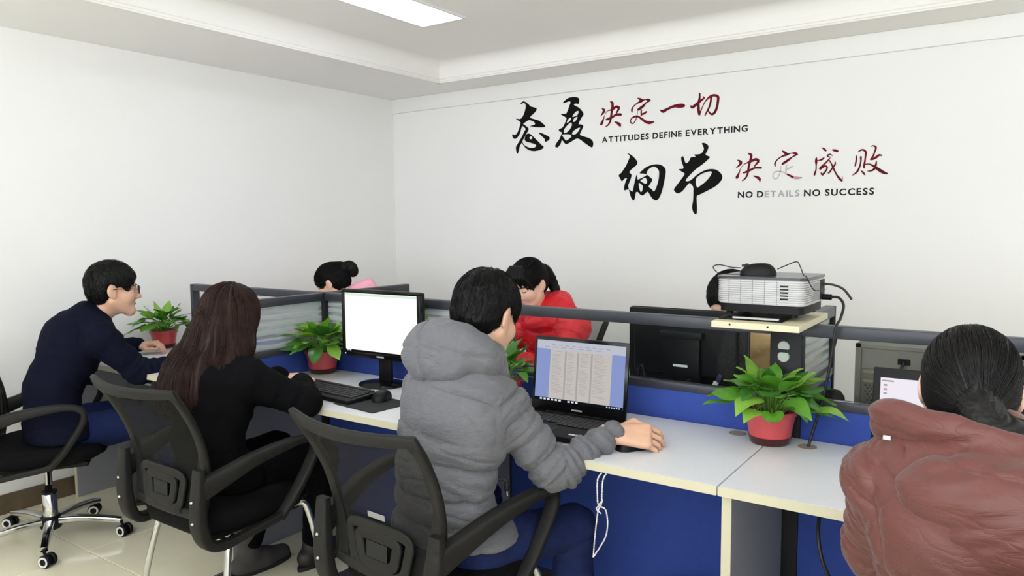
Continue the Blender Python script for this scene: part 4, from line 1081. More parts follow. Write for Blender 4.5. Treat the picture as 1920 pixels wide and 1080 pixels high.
def add_hand(S, w, d, n, side, curl=0.45, s=1.0, spread=1.0, thumb=0.5):
    """w wrist, d finger direction, n back-of-hand normal (points away from the palm), side: unit vector towards the thumb"""
    d = nz(d); n = nz(np.array(n) - d * np.dot(n, d)); t = np.cross(d, n); t = t if np.dot(t, side) > 0 else -t
    w = np.array(w, float); P = lambda a, b, c: w + (d * a + t * b + n * c) * s
    S.cone(P(-0.02, 0, 0), P(0.02, 0, 0), 0.024 * s, 0.022 * s, 0.012, flat=(n, 0.72))
    for b0, b1 in ((0.014, 0.028), (0.004, 0.010), (-0.008, -0.010), (-0.018, -0.028)): S.cone(P(0.012, b0, 0), P(0.088, b1, 0.003), 0.0135 * s, 0.0115 * s, 0.012)
    S.ell(P(0.035, 0.022, -0.012), np.array((0.016, 0.026, 0.014)) * s, np.stack([t, d, n], 1), 0.012)
    for b, L, r in ((0.029, 0.074, 0.0084), (0.010, 0.083, 0.0088), (-0.010, 0.077, 0.0084), (-0.028, 0.060, 0.0074)):
        p = P(0.088, b, 0.003); ang = 0.10; dirb = nz(d + t * (b * 3.2 * spread)); c = curl * (1 + (0.15 if b < 0 else 0))
        for seg, fr in enumerate((0.45, 0.31, 0.24)):
            ang += c * (0.8, 1.0, 0.7)[seg]
            v = dirb * math.cos(ang) - n * math.sin(ang); q = p + v * (L * fr * s)
            S.cone(p, q, r * s * (1 - 0.10 * seg), r * s * (1 - 0.10 * (seg + 1)), 0.003); p = q
    p0, p1 = P(0.022, 0.028, -0.010), P(0.052, 0.050 + 0.012 * (1 - thumb), -0.018); p2 = P(0.080, 0.054 - 0.012 * thumb, -0.021); p3 = P(0.102, 0.050 - 0.022 * thumb, -0.022)
    S.chain([p0, p1, p2, p3], [0.0125 * s, 0.0105 * s, 0.0092 * s, 0.0078 * s], 0.006)
def lerp(a, b, t): return np.array(a) * (1 - t) + np.array(b) * t

def torso(S, J, g=0.0, w=1.0, k=0.05, low=True, bust=0.0):
    """g: thickness added around the body, w: width factor"""
    fwd = J['fwd']; fl = (fwd, 0.70)
    if low:
        S.cone(J['hL'], J['hR'], 0.098 * w + g if g else 0.07, 0.098 * w + g if g else 0.07, k)
        S.cone(J['pel'] if g else lerp(J['pel'], J['wst'], 0.7), J['wst'], 0.135 * w + g * 1.2, 0.128 * w + g * 1.2, k, flat=fl)
    S.cone(J['wst'], J['chs'], 0.128 * w + g * 1.2, 0.150 * w + g * 1.2, k, flat=fl)
    up_ = lerp(J['chs'], J['nck'], 0.62)
    S.cone(J['chs'], up_, 0.150 * w + g * 1.2, 0.110 * w + g, k, flat=fl)
    S.cone(J['sL'], lerp(J['sL'], J['nck'], 0.75) - np.array((0, 0, 0.01)), 0.055 * w + g, 0.052 * w + g, k); S.cone(J['sR'], lerp(J['sR'], J['nck'], 0.75) - np.array((0, 0, 0.01)), 0.055 * w + g, 0.052 * w + g, k)
    if bust:
        r = nz(np.cross(fwd, J['nck'] - J['chs']))
        for q in (-1, 1): S.ell(np.array(J['chs']) + np.array(fwd) * 0.085 * w + r * q * 0.062 * w, (bust + g,) * 3, None, 0.04)
def arms(S, J, g=0.0, w=1.0, k=0.02, cuff=0.0, ext=1.0):
    for q in 'LR':
        if 'e' + q not in J: continue
        sh, el, wr = J['s' + q], J['e' + q], J['w' + q]; wr = lerp(el, wr, ext)
        S.cone(sh, el, 0.052 * w + g, 0.041 * w + g * .95, k + .01); S.cone(el, wr, 0.042 * w + g * .95, 0.027 * w + g * (1 - cuff), k)
def prep(J):
    for k_ in list(J): J[k_] = np.array(J[k_], float)
    J['fwd'] = nz(J['fwd'])
    return J
def make_body(root, J, m, hd_s=1.0, h=0.004, hands=None, low=False, w=0.93, neck_r=0.052):
    pts = np.array([v for k_, v in J.items() if k_ not in ('fwd', 'look') and k_[0] in ('p', 'w', 'c', 'n', 's', 'e', 'h')])
    S = SDF(pts.min(0) - 0.22, pts.max(0) + 0.22, h)
    torso(S, J, 0.0, w, low=True)
    arms(S, J, 0.0, w)
    R = basis(J['look'], J.get('upv', (0, 0, 1)), float(J.get('roll', 0.0))); J['R'] = R
    S.cone(J['nck'] - np.array((0, 0, 0.02)), J['hd'] + R @ np.array((0, -0.012, -0.055)), neck_r + .006, neck_r, 0.03)
    add_head(S, J['hd'], R, hd_s)
    for q, kw in (hands or {}).items():
        add_hand(S, J['w' + q], **kw)
    return surf(S, 'body', m, root)

def chain_s(P, chains):
    """nearest chain: arc length, distance, chain id"""
    best = np.full(len(P), 1e9); S_ = np.zeros(len(P)); I = np.zeros(len(P), int)
    for ci, (pts, rad) in enumerate(chains):
        acc = 0.0
        for i in range(len(pts) - 1):
            a, b = np.array(pts[i]), np.array(pts[i + 1]); ba = b - a; L = np.linalg.norm(ba)
            t = np.clip(((P - a) @ ba) / (L * L), 0, 1) if not (i == 0 or i == len(pts) - 2) else np.clip(((P - a) @ ba) / (L * L), -0.6 if i == 0 else 0, 1 if i < len(pts) - 2 else 1.6)
            d = np.linalg.norm(P - (a + np.clip(t, 0, 1)[:, None] * ba), axis=1) - (rad[i] + (rad[i + 1] - rad[i]) * np.clip(t, 0, 1))
            m = d < best; best[m] = d[m]; S_[m] = acc + t[m] * L; I[m] = ci; acc += L
    return S_, best, I
def garment_chains(J, w=1.0):
    ch = [([J['pel'], J['wst'], J['chs'], J['nck']], [0.12 * w, 0.12 * w, 0.14 * w, 0.10 * w])]
    for q in 'LR':
        if 'e' + q in J: ch.append(([J['s' + q], J['e' + q], J['w' + q]], [0.06 * w, 0.055 * w, 0.05 * w]))
    return ch
def puff(J, sp=0.085, amp=0.012, fold=0.006, w=1.0, mask=None, sp_arm=None, elbows=1.0, crease=0.004):
    ch = garment_chains(J, w); sp_arm = sp_arm or sp
    def f(P, N):
        s, d, I = chain_s(P, ch)
        s = s + 0.012 * vnoise(P * 7.0) + np.where(I == 0, 0.01 * vnoise(P * 3.1 + 9), 0)
        ph = np.where(I == 0, s / sp + 0.2, s / sp_arm + 0.35); fr = ph - np.floor(ph)
        prof = np.maximum(1 - (2 * fr - 1) ** 2, 0) ** 0.42
        a = amp * np.where(I == 0, 1.0, 0.75)
        dd = a * (prof - 0.75)
        # wrinkles: streaks across the limb, strongest next to the seams
        wr = vnoise(np.stack([P[:, 0] * 30, P[:, 1] * 30, s * 55 + I * 9], 1)) * 0.6 + vnoise(np.stack([P[:, 0] * 14, P[:, 1] * 14, s * 34 + I * 5], 1))
        dd = dd + fold * wr * (1.25 - 0.7 * prof)
        c1 = np.abs(vnoise(np.stack([P[:, 0] * 7 + P[:, 2] * 3, P[:, 1] * 7, s * 30 + I * 11], 1))); c2 = np.abs(vnoise(np.stack([P[:, 0] * 13 - P[:, 2] * 6, P[:, 1] * 13, s * 48 + I * 3], 1)))
        dd = dd - crease * ((1 - c1) ** 7 + 0.6 * (1 - c2) ** 7)
        # crumple around the elbows
        if elbows:
            for q in 'LR':
                if 'e' + q in J:
                    de = np.linalg.norm(P - J['e' + q], axis=1); wgt = np.exp(-(de / 0.085) ** 2)
                    dd = dd + elbows * 0.006 * wgt * np.sin(s * 230 + 3 * vnoise(P * 12))
        if mask is not None: dd = dd * mask(P)
        return dd
    return f
def folds(J, amp=0.005, w=1.0, fs=26.0):
    ch = garment_chains(J, w)
    def f(P, N):
        s, d, I = chain_s(P, ch)
        r = vnoise(np.stack([P[:, 0] * 9, P[:, 1] * 9, s * fs + I * 7], 1)) + 0.5 * vnoise(np.stack([P[:, 0] * 20, P[:, 1] * 20, s * fs * 1.9 + I * 3], 1))
        dd = amp * r
        for q in 'LR':
            if 'e' + q in J:
                de = np.linalg.norm(P - J['e' + q], axis=1); dd = dd + amp * 0.8 * np.exp(-(de / 0.08) ** 2) * np.sin(s * 200 + 3 * vnoise(P * 11))
        return dd
    return f
def make_legs(root, J, m, h=0.007, g=0.012, w=1.0, name='trousers', shin=1.0, fold=0.004):
    pts = np.array([J[k_] for k_ in ('hL', 'hR', 'kL', 'kR', 'aL', 'aR', 'pel')])
    S = SDF(pts.min(0) - 0.2, pts.max(0) + 0.2, h)
    S.cone(J['hL'], J['hR'], 0.092 * w + g * .6, 0.092 * w + g * .6, 0.03)
    for q in 'LR':
        S.cone(J['h' + q] - np.array((0, 0, .008)), J['k' + q], 0.078 * w + g, 0.056 * w + g, 0.03); S.cone(J['k' + q], lerp(J['k' + q], J['a' + q], 0.45), 0.055 * w + g, 0.052 * w + g * shin, 0.02); S.cone(lerp(J['k' + q], J['a' + q], 0.45), lerp(J['k' + q], J['a' + q], 0.97), 0.052 * w + g * shin, 0.038 * w + g * shin, 0.02)
    def d(P, N):
        r = vnoise(P * np.array([11, 11, 16.])) + 0.5 * vnoise(P * np.array([24, 24, 34.]))
        for q in 'LR':
            de = np.linalg.norm(P - J['k' + q], axis=1); r = r + 0.9 * np.exp(-(de / 0.1) ** 2) * np.sin(P[:, 2] * 150 + 4 * vnoise(P * 9))
        return fold * r
    return surf(S, name, m, root, d, 1)
def make_shoe(root, a, toe, m, sole_m, boot=0.0):
    a = np.array(a, float); d = nz((toe[0], toe[1], 0)); s = np.array((-d[1], d[0], 0)); base = np.array((a[0], a[1], 0))
    S = SDF(base + (-0.24, -0.24, -0.03), base + (0.24, 0.24, 0.2 + boot), 0.006)
    S.cone(base - d * 0.045 + (0, 0, 0.042), base + d * 0.06 + (0, 0, 0.042), 0.038, 0.042, 0.02); S.cone(base + d * 0.06 + (0, 0, 0.036), base + d * 0.155 + (0, 0, 0.032), 0.043, 0.034, 0.03)
    S.cone(base + (0, 0, 0.05), base + (0, 0, 0.10 + boot), 0.042, 0.046, 0.03)
    S.plane((0, 0, 0.012), (0, 0, -1))
    o = surf(S, 'shoe', m, root)
    bm = bmesh.new(); pts = []
    for i in range(20):
        t = 2 * math.pi * i / 20; c, sn = math.cos(t), math.sin(t); u = 0.052 + 0.145 * c - 0.0; wv = 0.043 * sn * (1 + 0.12 * c)
        pts.append((base[0] + d[0] * u + s[0] * wv, base[1] + d[1] * u + s[1] * wv))
    prism(bm, pts, 0.0, 0.016); bm_obj('sole', bm, sole_m, o, 40)
    return o

def strand_mesh(name, paths, rad, m, parent, sides=3):
    """paths N,K,3 -> thin tapering tubes in one mesh"""
    N, K, _ = paths.shape
    T = np.gradient(paths, axis=1); T /= np.maximum(np.linalg.norm(T, axis=2, keepdims=True), 1e-9)
    ref = np.array([0.31, 0.23, 0.92]); B = np.cross(T, ref); B /= np.maximum(np.linalg.norm(B, axis=2, keepdims=True), 1e-9); Nn = np.cross(B, T)
    rr = (np.asarray(rad)[:, None] if np.ndim(rad) else np.full((N, 1), rad)) * np.linspace(1, 0.25, K)[None, :]
    V = np.stack([paths + (Nn * math.cos(2 * math.pi * j / sides) + B * math.sin(2 * math.pi * j / sides)) * rr[:, :, None] for j in range(sides)], 2)
    idx = np.arange(N * K * sides).reshape(N, K, sides); F = []
    for j in range(sides):
        k = (j + 1) % sides; F.append(np.stack([idx[:, :-1, j], idx[:, :-1, k], idx[:, 1:, k], idx[:, 1:, j]], -1).reshape(-1, 4))
    o = raw_mesh(name, V.reshape(-1, 3), np.zeros((0, 3), int), np.concatenate(F), m, parent); o['kind'] = 'stuff'
    return o
def grow(S, roots, flow, steps, step, off=(0.001, 0.003), jit=0.25, follow=True, rng=None):
    rng = rng or RNG; P = roots.copy(); o = rng.uniform(off[0], off[1], len(P)); out = []
    jv = rng.normal(0, jit, P.shape); L = rng.uniform(0.7, 1.15, len(P))[:, None] * step
    for k in range(steps):
        if follow:
            G = S.grad(P); P = P - G * (S.sample(P) - o)[:, None]
        out.append(P.copy())
        F = flow(P) + jv * 0.35; F = F - G * (F * G).sum(1, keepdims=True) if follow else F
        F /= np.maximum(np.linalg.norm(F, axis=1, keepdims=True), 1e-6); P = P + F * L
    return np.stack(out, 1)
def pick(S, n, cond=None, rng=None):
    rng = rng or RNG; P, T, Q = S.verts(); 
    if cond is not None: P = P[cond(P)]
    return P[rng.integers(0, len(P), n)] + rng.normal(0, S.h * 0.4, (n, 3))
def hair_cap(S, c, R, s, thick=0.013, kind='short'):
    W = lambda r, f, u: np.array(c) + R @ (np.array([r, f, u]) * s)
    S.ell(W(0, -0.012, 0.038), np.array((0.075 + thick, 0.094 + thick, 0.083 + thick * 1.15)) * s, R, 0.0)
    if kind == 'short':
        S.ell(W(0, -0.05, -0.015), np.array((0.068, 0.055, 0.060)) * s, R, 0.03)
        S.ell(W(0, 0.11, -0.035), np.array((0.085, 0.062, 0.095)) * s, R, 0.008, 's')
        for q in (-1, 1): S.ell(W(q * 0.085, 0.03, -0.03), np.array((0.034, 0.045, 0.052)) * s, R, 0.006, 's'); S.ell(W(q * 0.088, -0.008, -0.002), np.array((0.02, 0.024, 0.034)) * s, R, 0.006, 's')
        S.ell(W(0, 0.02, -0.125), np.array((0.12, 0.14, 0.066)) * s, R, 0.01, 's')
# ------------------------------------------------------------------ the people
M_HAIRK = mat('black_hair', (9, 8, 9), 0.55, spec=0.18)
M_HAIRB = mat('brown_hair', (36, 22, 19), 0.5, spec=0.2, vary=0.3, vscale=22, stretch=(1, 1, 0.15))
M_HAIRB2 = mat('brown_hair_strand', (46, 28, 23), 0.5, spec=0.2, vary=0.35, vscale=30)
M_GJ = mat('grey_jacket_cloth', (95, 95, 100), 0.72, bump=0.5, bscale=240, vary=0.05, vscale=60, sheen=0.1)
M_GJD = mat('dark_toggle', (24, 24, 26), 0.5)
M_JEAN = mat('blue_denim', (30, 40, 80), 0.85, spec=0.12, bump=0.2, bscale=800, vary=0.12, vscale=14)
M_JEAND = mat('dark_denim', (30, 36, 62), 0.8, bump=0.2, bscale=800, vary=0.12, vscale=14)
M_BLKC = mat('black_cloth', (10, 10, 12), 0.9, bump=0.2, bscale=600, spec=0.08)
M_NAVY = mat('navy_knit', (14, 16, 33), 0.9, spec=0.1, bump=0.2, bscale=700, vary=0.06, vscale=40)
M_MAR = mat('maroon_nylon', (94, 47, 41), 0.52, bump=0.08, bscale=500, vary=0.05, vscale=20, sheen=0.15)
M_MARD = mat('maroon_lining', (104, 56, 52), 0.6)
M_RED = mat('red_coat_cloth', (214, 22, 40), 0.5, bump=0.08, bscale=500)
M_PINK = mat('pink_cloth', (232, 164, 182), 0.75)
M_BEIGE = mat('beige_cloth', (206, 176, 124), 0.8, vary=0.05, vscale=20)
M_SHOE = mat('dark_shoe', (36, 32, 32), 0.5)
M_BOOT = mat('grey_boot', (62, 58, 58), 0.8, bump=.2, bscale=400)
M_SOLE = mat('shoe_sole', (26, 24, 24), 0.7)
UP = np.array((0, 0, 1.0))
wrinkle(M_GJ, 26, 0.55, 0.006, (1, 1, 2.2)); wrinkle(M_MAR, 17, 0.42, 0.006, (1, 1, 2.4), (0, 0.5, 0)); wrinkle(M_RED, 22, 0.5, 0.006, (1, 1, 2)); wrinkle(M_NAVY, 14, 0.4, 0.006, (1, 1, 1.6)); wrinkle(M_BLKC, 14, 0.4, 0.006, (1, 1, 1.6)); wrinkle(M_JEAN, 18, 0.5, 0.006, (1, 1, 1.6)); wrinkle(M_PINK, 18, 0.5, 0.006); wrinkle(M_BEIGE, 14, 0.6, 0.008)

def ellflow(c):
    return lambda P: np.stack([P[:, 0] - c[0], P[:, 1] - c[1], np.full(len(P), -0.0)], 1)

# ---- man in the grey puffer jacket
J = prep(dict(fwd=(0.10, 1, 0), look=(0.06, 1, -0.42), pel=(-1.335, 1.585, .53), wst=(-1.325, 1.575, .70), chs=(-1.305, 1.60, .87), nck=(-1.275, 1.665, 1.025), hd=(-1.285, 1.735, 1.150),
              sR=(-1.190, 1.67, .900), eR=(-1.068, 1.765, .715), wR=(-0.968, 1.935, .800), sL=(-1.470, 1.69, .922), eL=(-1.60, 1.79, .75), wL=(-1.43, 1.965, .80),
              hR=(-1.24, 1.62, .51), kR=(-1.115, 1.95, .475), aR=(-1.13, 1.97, .09), hL=(-1.42, 1.62, .51), kL=(-1.50, 1.99, .48), aL=(-1.52, 1.98, .09)))
gm = thing('person', 'person seen from behind in a grey hooded puffer jacket using the laptop', 'person', (0, 0, 0))
make_body(gm, J, M_SKIN, 1.03, 0.0035, dict(R=dict(d=(0.86, 0.46, -0.10), n=(0.30, -0.52, 0.80), side=(-0.5, 0.85, 0.3), curl=0.52, s=1.12, spread=1.25, thumb=0.3), L=dict(d=(0.3, 0.9, -0.1), n=(0, 0.05, 1), side=(0.9, -0.2, 0), curl=0.35)))
pts = np.array([J[k] for k in ('hL', 'hR', 'nck', 'eL', 'eR', 'wL', 'wR', 'sL', 'sR')])
S = SDF(pts.min(0) - 0.24, pts.max(0) + (0.22, 0.2, 0.24), 0.0048)
torso(S, J, 0.022, 0.97); arms(S, J, 0.021, 1.0, 0.025, 0.45, 0.97)
S.cone(J['nck'] - (0, 0, .03), J['nck'] + (0.0, 0.02, 0.02), 0.078, 0.072, 0.03)
S.plane((0, 0, 0.535), (0, 0, -1))
# hood lying on the back: rolled rim around the neck and a pouch behind it
HC = np.array((-1.325, 1.575, 1.045))
def gmask(P):
    d = np.linalg.norm((P - HC) / np.array((0.2, 0.14, 0.15)), axis=1); return np.clip((d - 0.6) / 0.4, 0.1, 1)
surf(S, 'jacket', M_GJ, gm, puff(J, 0.088, 0.021, 0.006, mask=gmask, sp_arm=0.066, elbows=1.0, crease=0.006), 1)
S = SDF(HC - 0.3, HC + 0.32, 0.005)
n0 = J['nck']
S.ell(HC + (0.0, 0.0, -0.008), (0.120, 0.080, 0.062), basis((0.1, 1, 0.25)), 0)
S.ell(HC + (-0.025, -0.005, 0.03), (0.100, 0.070, 0.068), basis((0.1, 1, 0.5)), 0.05)
rim = [n0 + np.array(p) for p in ((-0.135, -0.04, -0.005), (-0.105, -0.075, 0.060), (-0.035, -0.09, 0.080), (0.04, -0.075, 0.055), (0.078, -0.035, 0.01))]
S.chain([np.array(p) for p in spline(rim, 4)], [0.034] * 30, 0.04)
S.ell(J['hd'] + (0.02, 0.02, 0.0), (0.105, 0.125, 0.16), None, 0.02, 's')
S.ell(n0 + (0, 0.03, 0.03), (0.072, 0.08, 0.12), None, 0.02, 's')
def hoodd(P, N):
    q = P - HC
    seam = np.abs(q[:, 0] + 0.25 * q[:, 2] + 0.012)
    d = -0.007 * np.exp(-(seam / 0.007) ** 2) * (q[:, 1] < 0.02)
    seam2 = np.abs(q[:, 2] - 0.055 + 0.25 * np.abs(q[:, 0])); d -= 0.005 * np.exp(-(seam2 / 0.007) ** 2) * (q[:, 1] < 0.04)
    return d + 0.0055 * vnoise(P * 17) + 0.0035 * vnoise(np.stack([P[:, 0] * 30, P[:, 1] * 30, P[:, 2] * 50], 1))
surf(S, 'hood', M_GJ, gm, hoodd, 1)
make_legs(gm, J, M_JEAN, w=0.97, g=0.012)
make_shoe(gm, J['aR'], (0.1, 1), M_SHOE, M_SOLE); make_shoe(gm, J['aL'], (-0.1, 1), M_SHOE, M_SOLE)
tube('waist_cord', [(-1.215, 1.63, 0.685), (-1.195, 1.648, 0.698), (-1.18, 1.665, 0.70), (-1.172, 1.67, 0.692), (-1.172, 1.67, 0.68)], 0.0045, M_GJD, gm, 8)
lathe('cord_stopper', [(0, -.012), (0.007, -.012), (0.008, 0), (0.006, .012), (0, .012)], M_GJD, gm, 12, Matrix.Translation((-1.172, 1.67, 0.678)))
tube('cord_tip', [(-1.172, 1.67, 0.665), (-1.172, 1.672, 0.652)], 0.004, M_CHROME, gm, 8, 1)
def face_details(root, J, s, lips=True):
    R = J['R']; Wh = lambda r, f, u: J['hd'] + R @ (np.array((r, f, u)) * s)
    for q in (-1, 1):
        tube('eyebrow', [Wh(q * 0.014, 0.094, 0.024), Wh(q * 0.032, 0.093, 0.028), Wh(q * 0.05, 0.080, 0.024)], 0.0022, M_HAIRK, root, 6)
        tube('eyelashes', [Wh(q * 0.020, 0.0855, 0.001), Wh(q * 0.032, 0.0885, -0.002), Wh(q * 0.045, 0.0825, 0.001)], 0.0014, M_HAIRK, root, 6)
    tube('lips', [Wh(-0.018, 0.085, -0.065), Wh(-0.006, 0.0915, -0.063), Wh(0.006, 0.0915, -0.063), Wh(0.018, 0.085, -0.065)], 0.0034, mat('lip_colour', (186, 104, 96), 0.45), root, 8)
def short_hair(root, J, s, m, n=2600, seed=1):
    R = J['R']; S = SDF(J['hd'] - 0.19, J['hd'] + 0.2, 0.0035); hair_cap(S, J['hd'], R, s, 0.014)
    def hd_(P, N): return 0.0022 * vnoise(P * 60) + 0.0016 * vnoise(P * 120)
    hair = surf(S, 'hair', m, root, hd_, 1)
    cr = J['hd'] + R @ np.array((0.01, -0.045, 0.12)) * s
    rg = np.random.default_rng(seed)
    P = pick(S, n, None, rg)
    fl = lambda P: (P - cr) / np.linalg.norm(P - cr, axis=1, keepdims=True) + 0.5 * nz(-R[:, 2]) 
    paths = grow(S, P, fl, 5, 0.005, (0.0005, 0.0035), 0.35, True, rg)
    G = S.grad(paths[:, -1]); paths[:, -1] += G * 0.0015; 
    strand_mesh('hair_strands', paths, 0.0009, m, hair)
short_hair(gm, J, 1.03, M_HAIRK)

# ---- woman with long brown hair in black
J = prep(dict(fwd=(-0.05, 1, 0), look=(-0.12, 1, -0.25), pel=(-2.40, 1.545, .53), wst=(-2.40, 1.53, .67), chs=(-2.405, 1.575, .81), nck=(-2.43, 1.635, .945), hd=(-2.45, 1.690, 1.068),
              sR=(-2.27, 1.625, .868), eR=(-2.135, 1.765, .775), wR=(-2.352, 1.925, .79), sL=(-2.59, 1.63, .86), eL=(-2.655, 1.78, .77), wL=(-2.525, 1.955, .79),
              hR=(-2.31, 1.58, .51), kR=(-2.27, 1.95, .50), aR=(-2.40, 2.00, .10), hL=(-2.49, 1.58, .51), kL=(-2.56, 1.96, .49), aL=(-2.56, 1.80, .12)))
wm = thing('person', 'person with long brown hair in black clothes typing at the keyboard', 'person', (0, 0, 0))
make_body(wm, J, M_SKINP, 0.98, 0.0042, dict(R=dict(d=(-0.55, 0.8, -0.05), n=(0.1, 0, 1), side=(-0.8, -0.5, 0), curl=0.55, s=0.9), L=dict(d=(0.45, 0.85, -0.05), n=(0, 0, 1), side=(0.8, -0.4, 0), curl=0.5, s=0.9)), w=0.84, neck_r=0.045)
pts = np.array([J[k] for k in ('hL', 'hR', 'nck', 'eL', 'eR', 'wL', 'wR', 'sL', 'sR')])
S = SDF(pts.min(0) - 0.2, pts.max(0) + 0.2, 0.006)
torso(S, J, 0.016, 0.92); arms(S, J, 0.022, 0.9, 0.02, 0.0, 0.97)
S.cone(J['nck'] - (0, 0, .03), J['nck'] + (0, .01, .02), 0.066, 0.056, 0.03); S.plane((0, 0, 0.48), (0, 0, -1))
surf(S, 'sweater', M_BLKC, wm, folds(J, 0.006), 1)
make_legs(wm, J, M_BLKC, w=0.9, g=0.012)
make_shoe(wm, J['aR'], (-0.1, 1), M_SHOE, M_SOLE); make_shoe(wm, J['aL'], (0.05, 1), M_BOOT, M_SOLE, 0.10)
R = J['R']; h0 = J['hd']
S = SDF((h0[0] - 0.42, h0[1] - 0.36, 0.72), h0 + (0.34, 0.24, 0.2), 0.0045)
hair_cap(S, h0, R, 0.98, 0.018, 'long')
S.chain([h0 + R @ np.array(p) for p in ((0, -0.05, 0.02), (0, -0.075, -0.08), (-0.01, -0.10, -0.14))], [0.088, 0.095, 0.095], 0.05, flat=(R[:, 1], 0.75))
for dx, a, r in ((-0.085, 0.02, 0.045), (0.085, 0.02, 0.043)):
    S.chain([h0 + R @ np.array((dx * .8, 0.0, 0.01)), h0 + R @ np.array((dx * 1.1, -0.03, -0.10)), h0 + R @ np.array((dx * 1.3, -0.06, -0.16))], [r, r * .95, r], 0.04)
# locks down the back, fanning to the left
for x1, y1, z1, r in ((-0.16, -0.16, .80, .040), (-0.105, -0.235, .785, .042), (-0.045, -0.270, .775, .043), (0.02, -0.268, .785, .042), (0.08, -0.23, .80, .040), (0.135, -0.165, .825, .036), (0.155, -0.08, .855, .030)):
    a = h0 + np.array((x1 * .6, -0.075 + 0.03 * abs(x1) * 5, -0.08)); b = np.array((h0[0] + x1, h0[1] + y1, z1)); m_ = np.array((h0[0] + x1 * .85, h0[1] + y1 * .70 - .012, .925))
    S.chain([np.array(p) for p in spline([a, m_, b], 4)], list(np.linspace(r * 1.1, r * .62, 9)), 0.022, flat=((0, 1, 0), 0.78))
S.ell(h0 + R @ np.array((0, 0.13, -0.02)), (0.078, 0.085, 0.105), R, 0.02, 's')
def lh(P, N):
    a = np.arctan2(P[:, 0] - h0[0], -(P[:, 1] - h0[1] - 0.02)); z = P[:, 2]
    return 0.004 * vnoise(np.stack([a * 9, z * 5, P[:, 1] * 0 + 3], 1)) + 0.003 * vnoise(np.stack([a * 22 + z * 6, z * 9, P[:, 1] * 0], 1)) + 0.0025 * np.clip((1.0 - z) * 6, 0, 1) * np.sin(a * 30 + 6 * vnoise(P * 8))
hair = surf(S, 'hair', M_HAIRB, wm, lh, 1)
crown = h0 + R @ np.array((0.0, 0.0, 0.135)); rg = np.random.default_rng(4)
def lf(P):
    v = P - crown; v[:, 2] = 0; r = np.linalg.norm(v, axis=1, keepdims=True)
    f = v / np.maximum(r, 0.02) * np.clip(0.14 - r, 0, 1) * 9
    f[:, 2] -= 0.25 + np.clip(r[:, 0] * 12, 0, 1.4)
    f[:, 0] += 0.32 * np.sin(P[:, 2] * 38 + 5 * vnoise(P * 5)) - 0.22 * np.clip((0.95 - P[:, 2]) * 5, 0, 1)
    f[:, 1] += 0.2 * np.sin(P[:, 2] * 31 + 1 + 4 * vnoise(P * 6))
    return f
roots = pick(S, 2200, lambda P: P[:, 2] > h0[2] - 0.04, rg); p1 = grow(S, roots, lf, 12, 0.022, (0.0005, 0.004), 0.12, True, rg)
roots = pick(S, 2000, lambda P: P[:, 2] < h0[2] - 0.0, rg); p2 = grow(S, roots, lf, 12, 0.012, (0.0003, 0.006), 0.22, True, rg)
strand_mesh('hair_strands', np.concatenate([p1, p2]), np.random.default_rng(1).uniform(0.0008, 0.0017, 4200), M_HAIRB2, hair)
tube('hair_clip', [h0 + np.array(p) for p in ((-0.098, -0.01, 0.045), (-0.105, 0.0, 0.052), (-0.108, 0.012, 0.05))], 0.008, M_BLACKG, wm, 8)

# ---- man in navy with glasses at the left wall
J = prep(dict(fwd=(0.28, 0.95, 0), look=(0.42, 0.9, -0.06), pel=(-3.555, 1.50, .53), wst=(-3.575, 1.53, .69), chs=(-3.585, 1.62, .865), nck=(-3.575, 1.725, 1.005), hd=(-3.515, 1.795, 1.128),
              sR=(-3.40, 1.675, .915), eR=(-3.33, 1.80, .755), wR=(-3.27, 2.03, .785), sL=(-3.745, 1.79, .925), eL=(-3.93, 1.90, .80), wL=(-3.835, 2.075, .80),
              hR=(-3.465, 1.52, .51), kR=(-3.40, 1.95, .50), aR=(-3.40, 2.02, .09), hL=(-3.64, 1.57, .51), kL=(-3.66, 1.99, .50), aL=(-3.68, 2.02, .09)))
nm_ = thing('person', 'person with short black hair and glasses in a navy sweater by the wall', 'person', (0, 0, 0))
make_body(nm_, J, M_SKIN, 1.03, 0.004, dict(R=dict(d=(0.2, 0.97, -0.1), n=(0, 0, 1), side=(-0.9, 0.2, 0), curl=0.4), L=dict(d=(0.72, 0.66, 0.02), n=(-0.1, -0.1, 1), side=(0.6, -0.7, 0), curl=0.5)))
pts = np.array([J[k] for k in ('hL', 'hR', 'nck', 'eL', 'eR', 'wL', 'wR', 'sL', 'sR')])
S = SDF(pts.min(0) - 0.2, pts.max(0) + 0.2, 0.006)
torso(S, J, 0.013, 1.02); arms(S, J, 0.016, 1.03, 0.02, 0.35, 0.97)
S.cone(J['nck'] - (0, 0, .03), J['nck'] + (0.005, .012, .018), 0.075, 0.062, 0.03); S.plane((0, 0, 0.485), (0, 0, -1))
surf(S, 'sweater', M_NAVY, nm_, folds(J, 0.006), 1)
make_legs(nm_, J, M_JEAND if False else M_JEAN, w=1.0, g=0.012)
make_shoe(nm_, J['aR'], (0.1, 1), M_SHOE, M_SOLE); make_shoe(nm_, J['aL'], (0, 1), M_SHOE, M_SOLE)
short_hair(nm_, J, 1.03, M_HAIRK, 1800, 3)
face_details(nm_, J, 1.03)
R = J['R']; Wh = lambda r, f, u: J['hd'] + R @ (np.array((r, f, u)) * 1.03)
bm = bmesh.new()
for q in (-1, 1):
    loop = [Wh(q * 0.033 + 0.025 * a, 0.108 - 0.004 * abs(a), 0.004 + 0.017 * b) for a, b in rrect(1, 1, 0.5, 3)]
    add_sweep(bm, loop, circ(0.0017, 6), True)
    add_sweep(bm, [Wh(q * 0.058, 0.105, 0.010), Wh(q * 0.075, 0.09, 0.010), Wh(q * 0.082, 0.02, 0.010), Wh(q * 0.083, -0.006, 0.006)], circ(0.0017, 6))
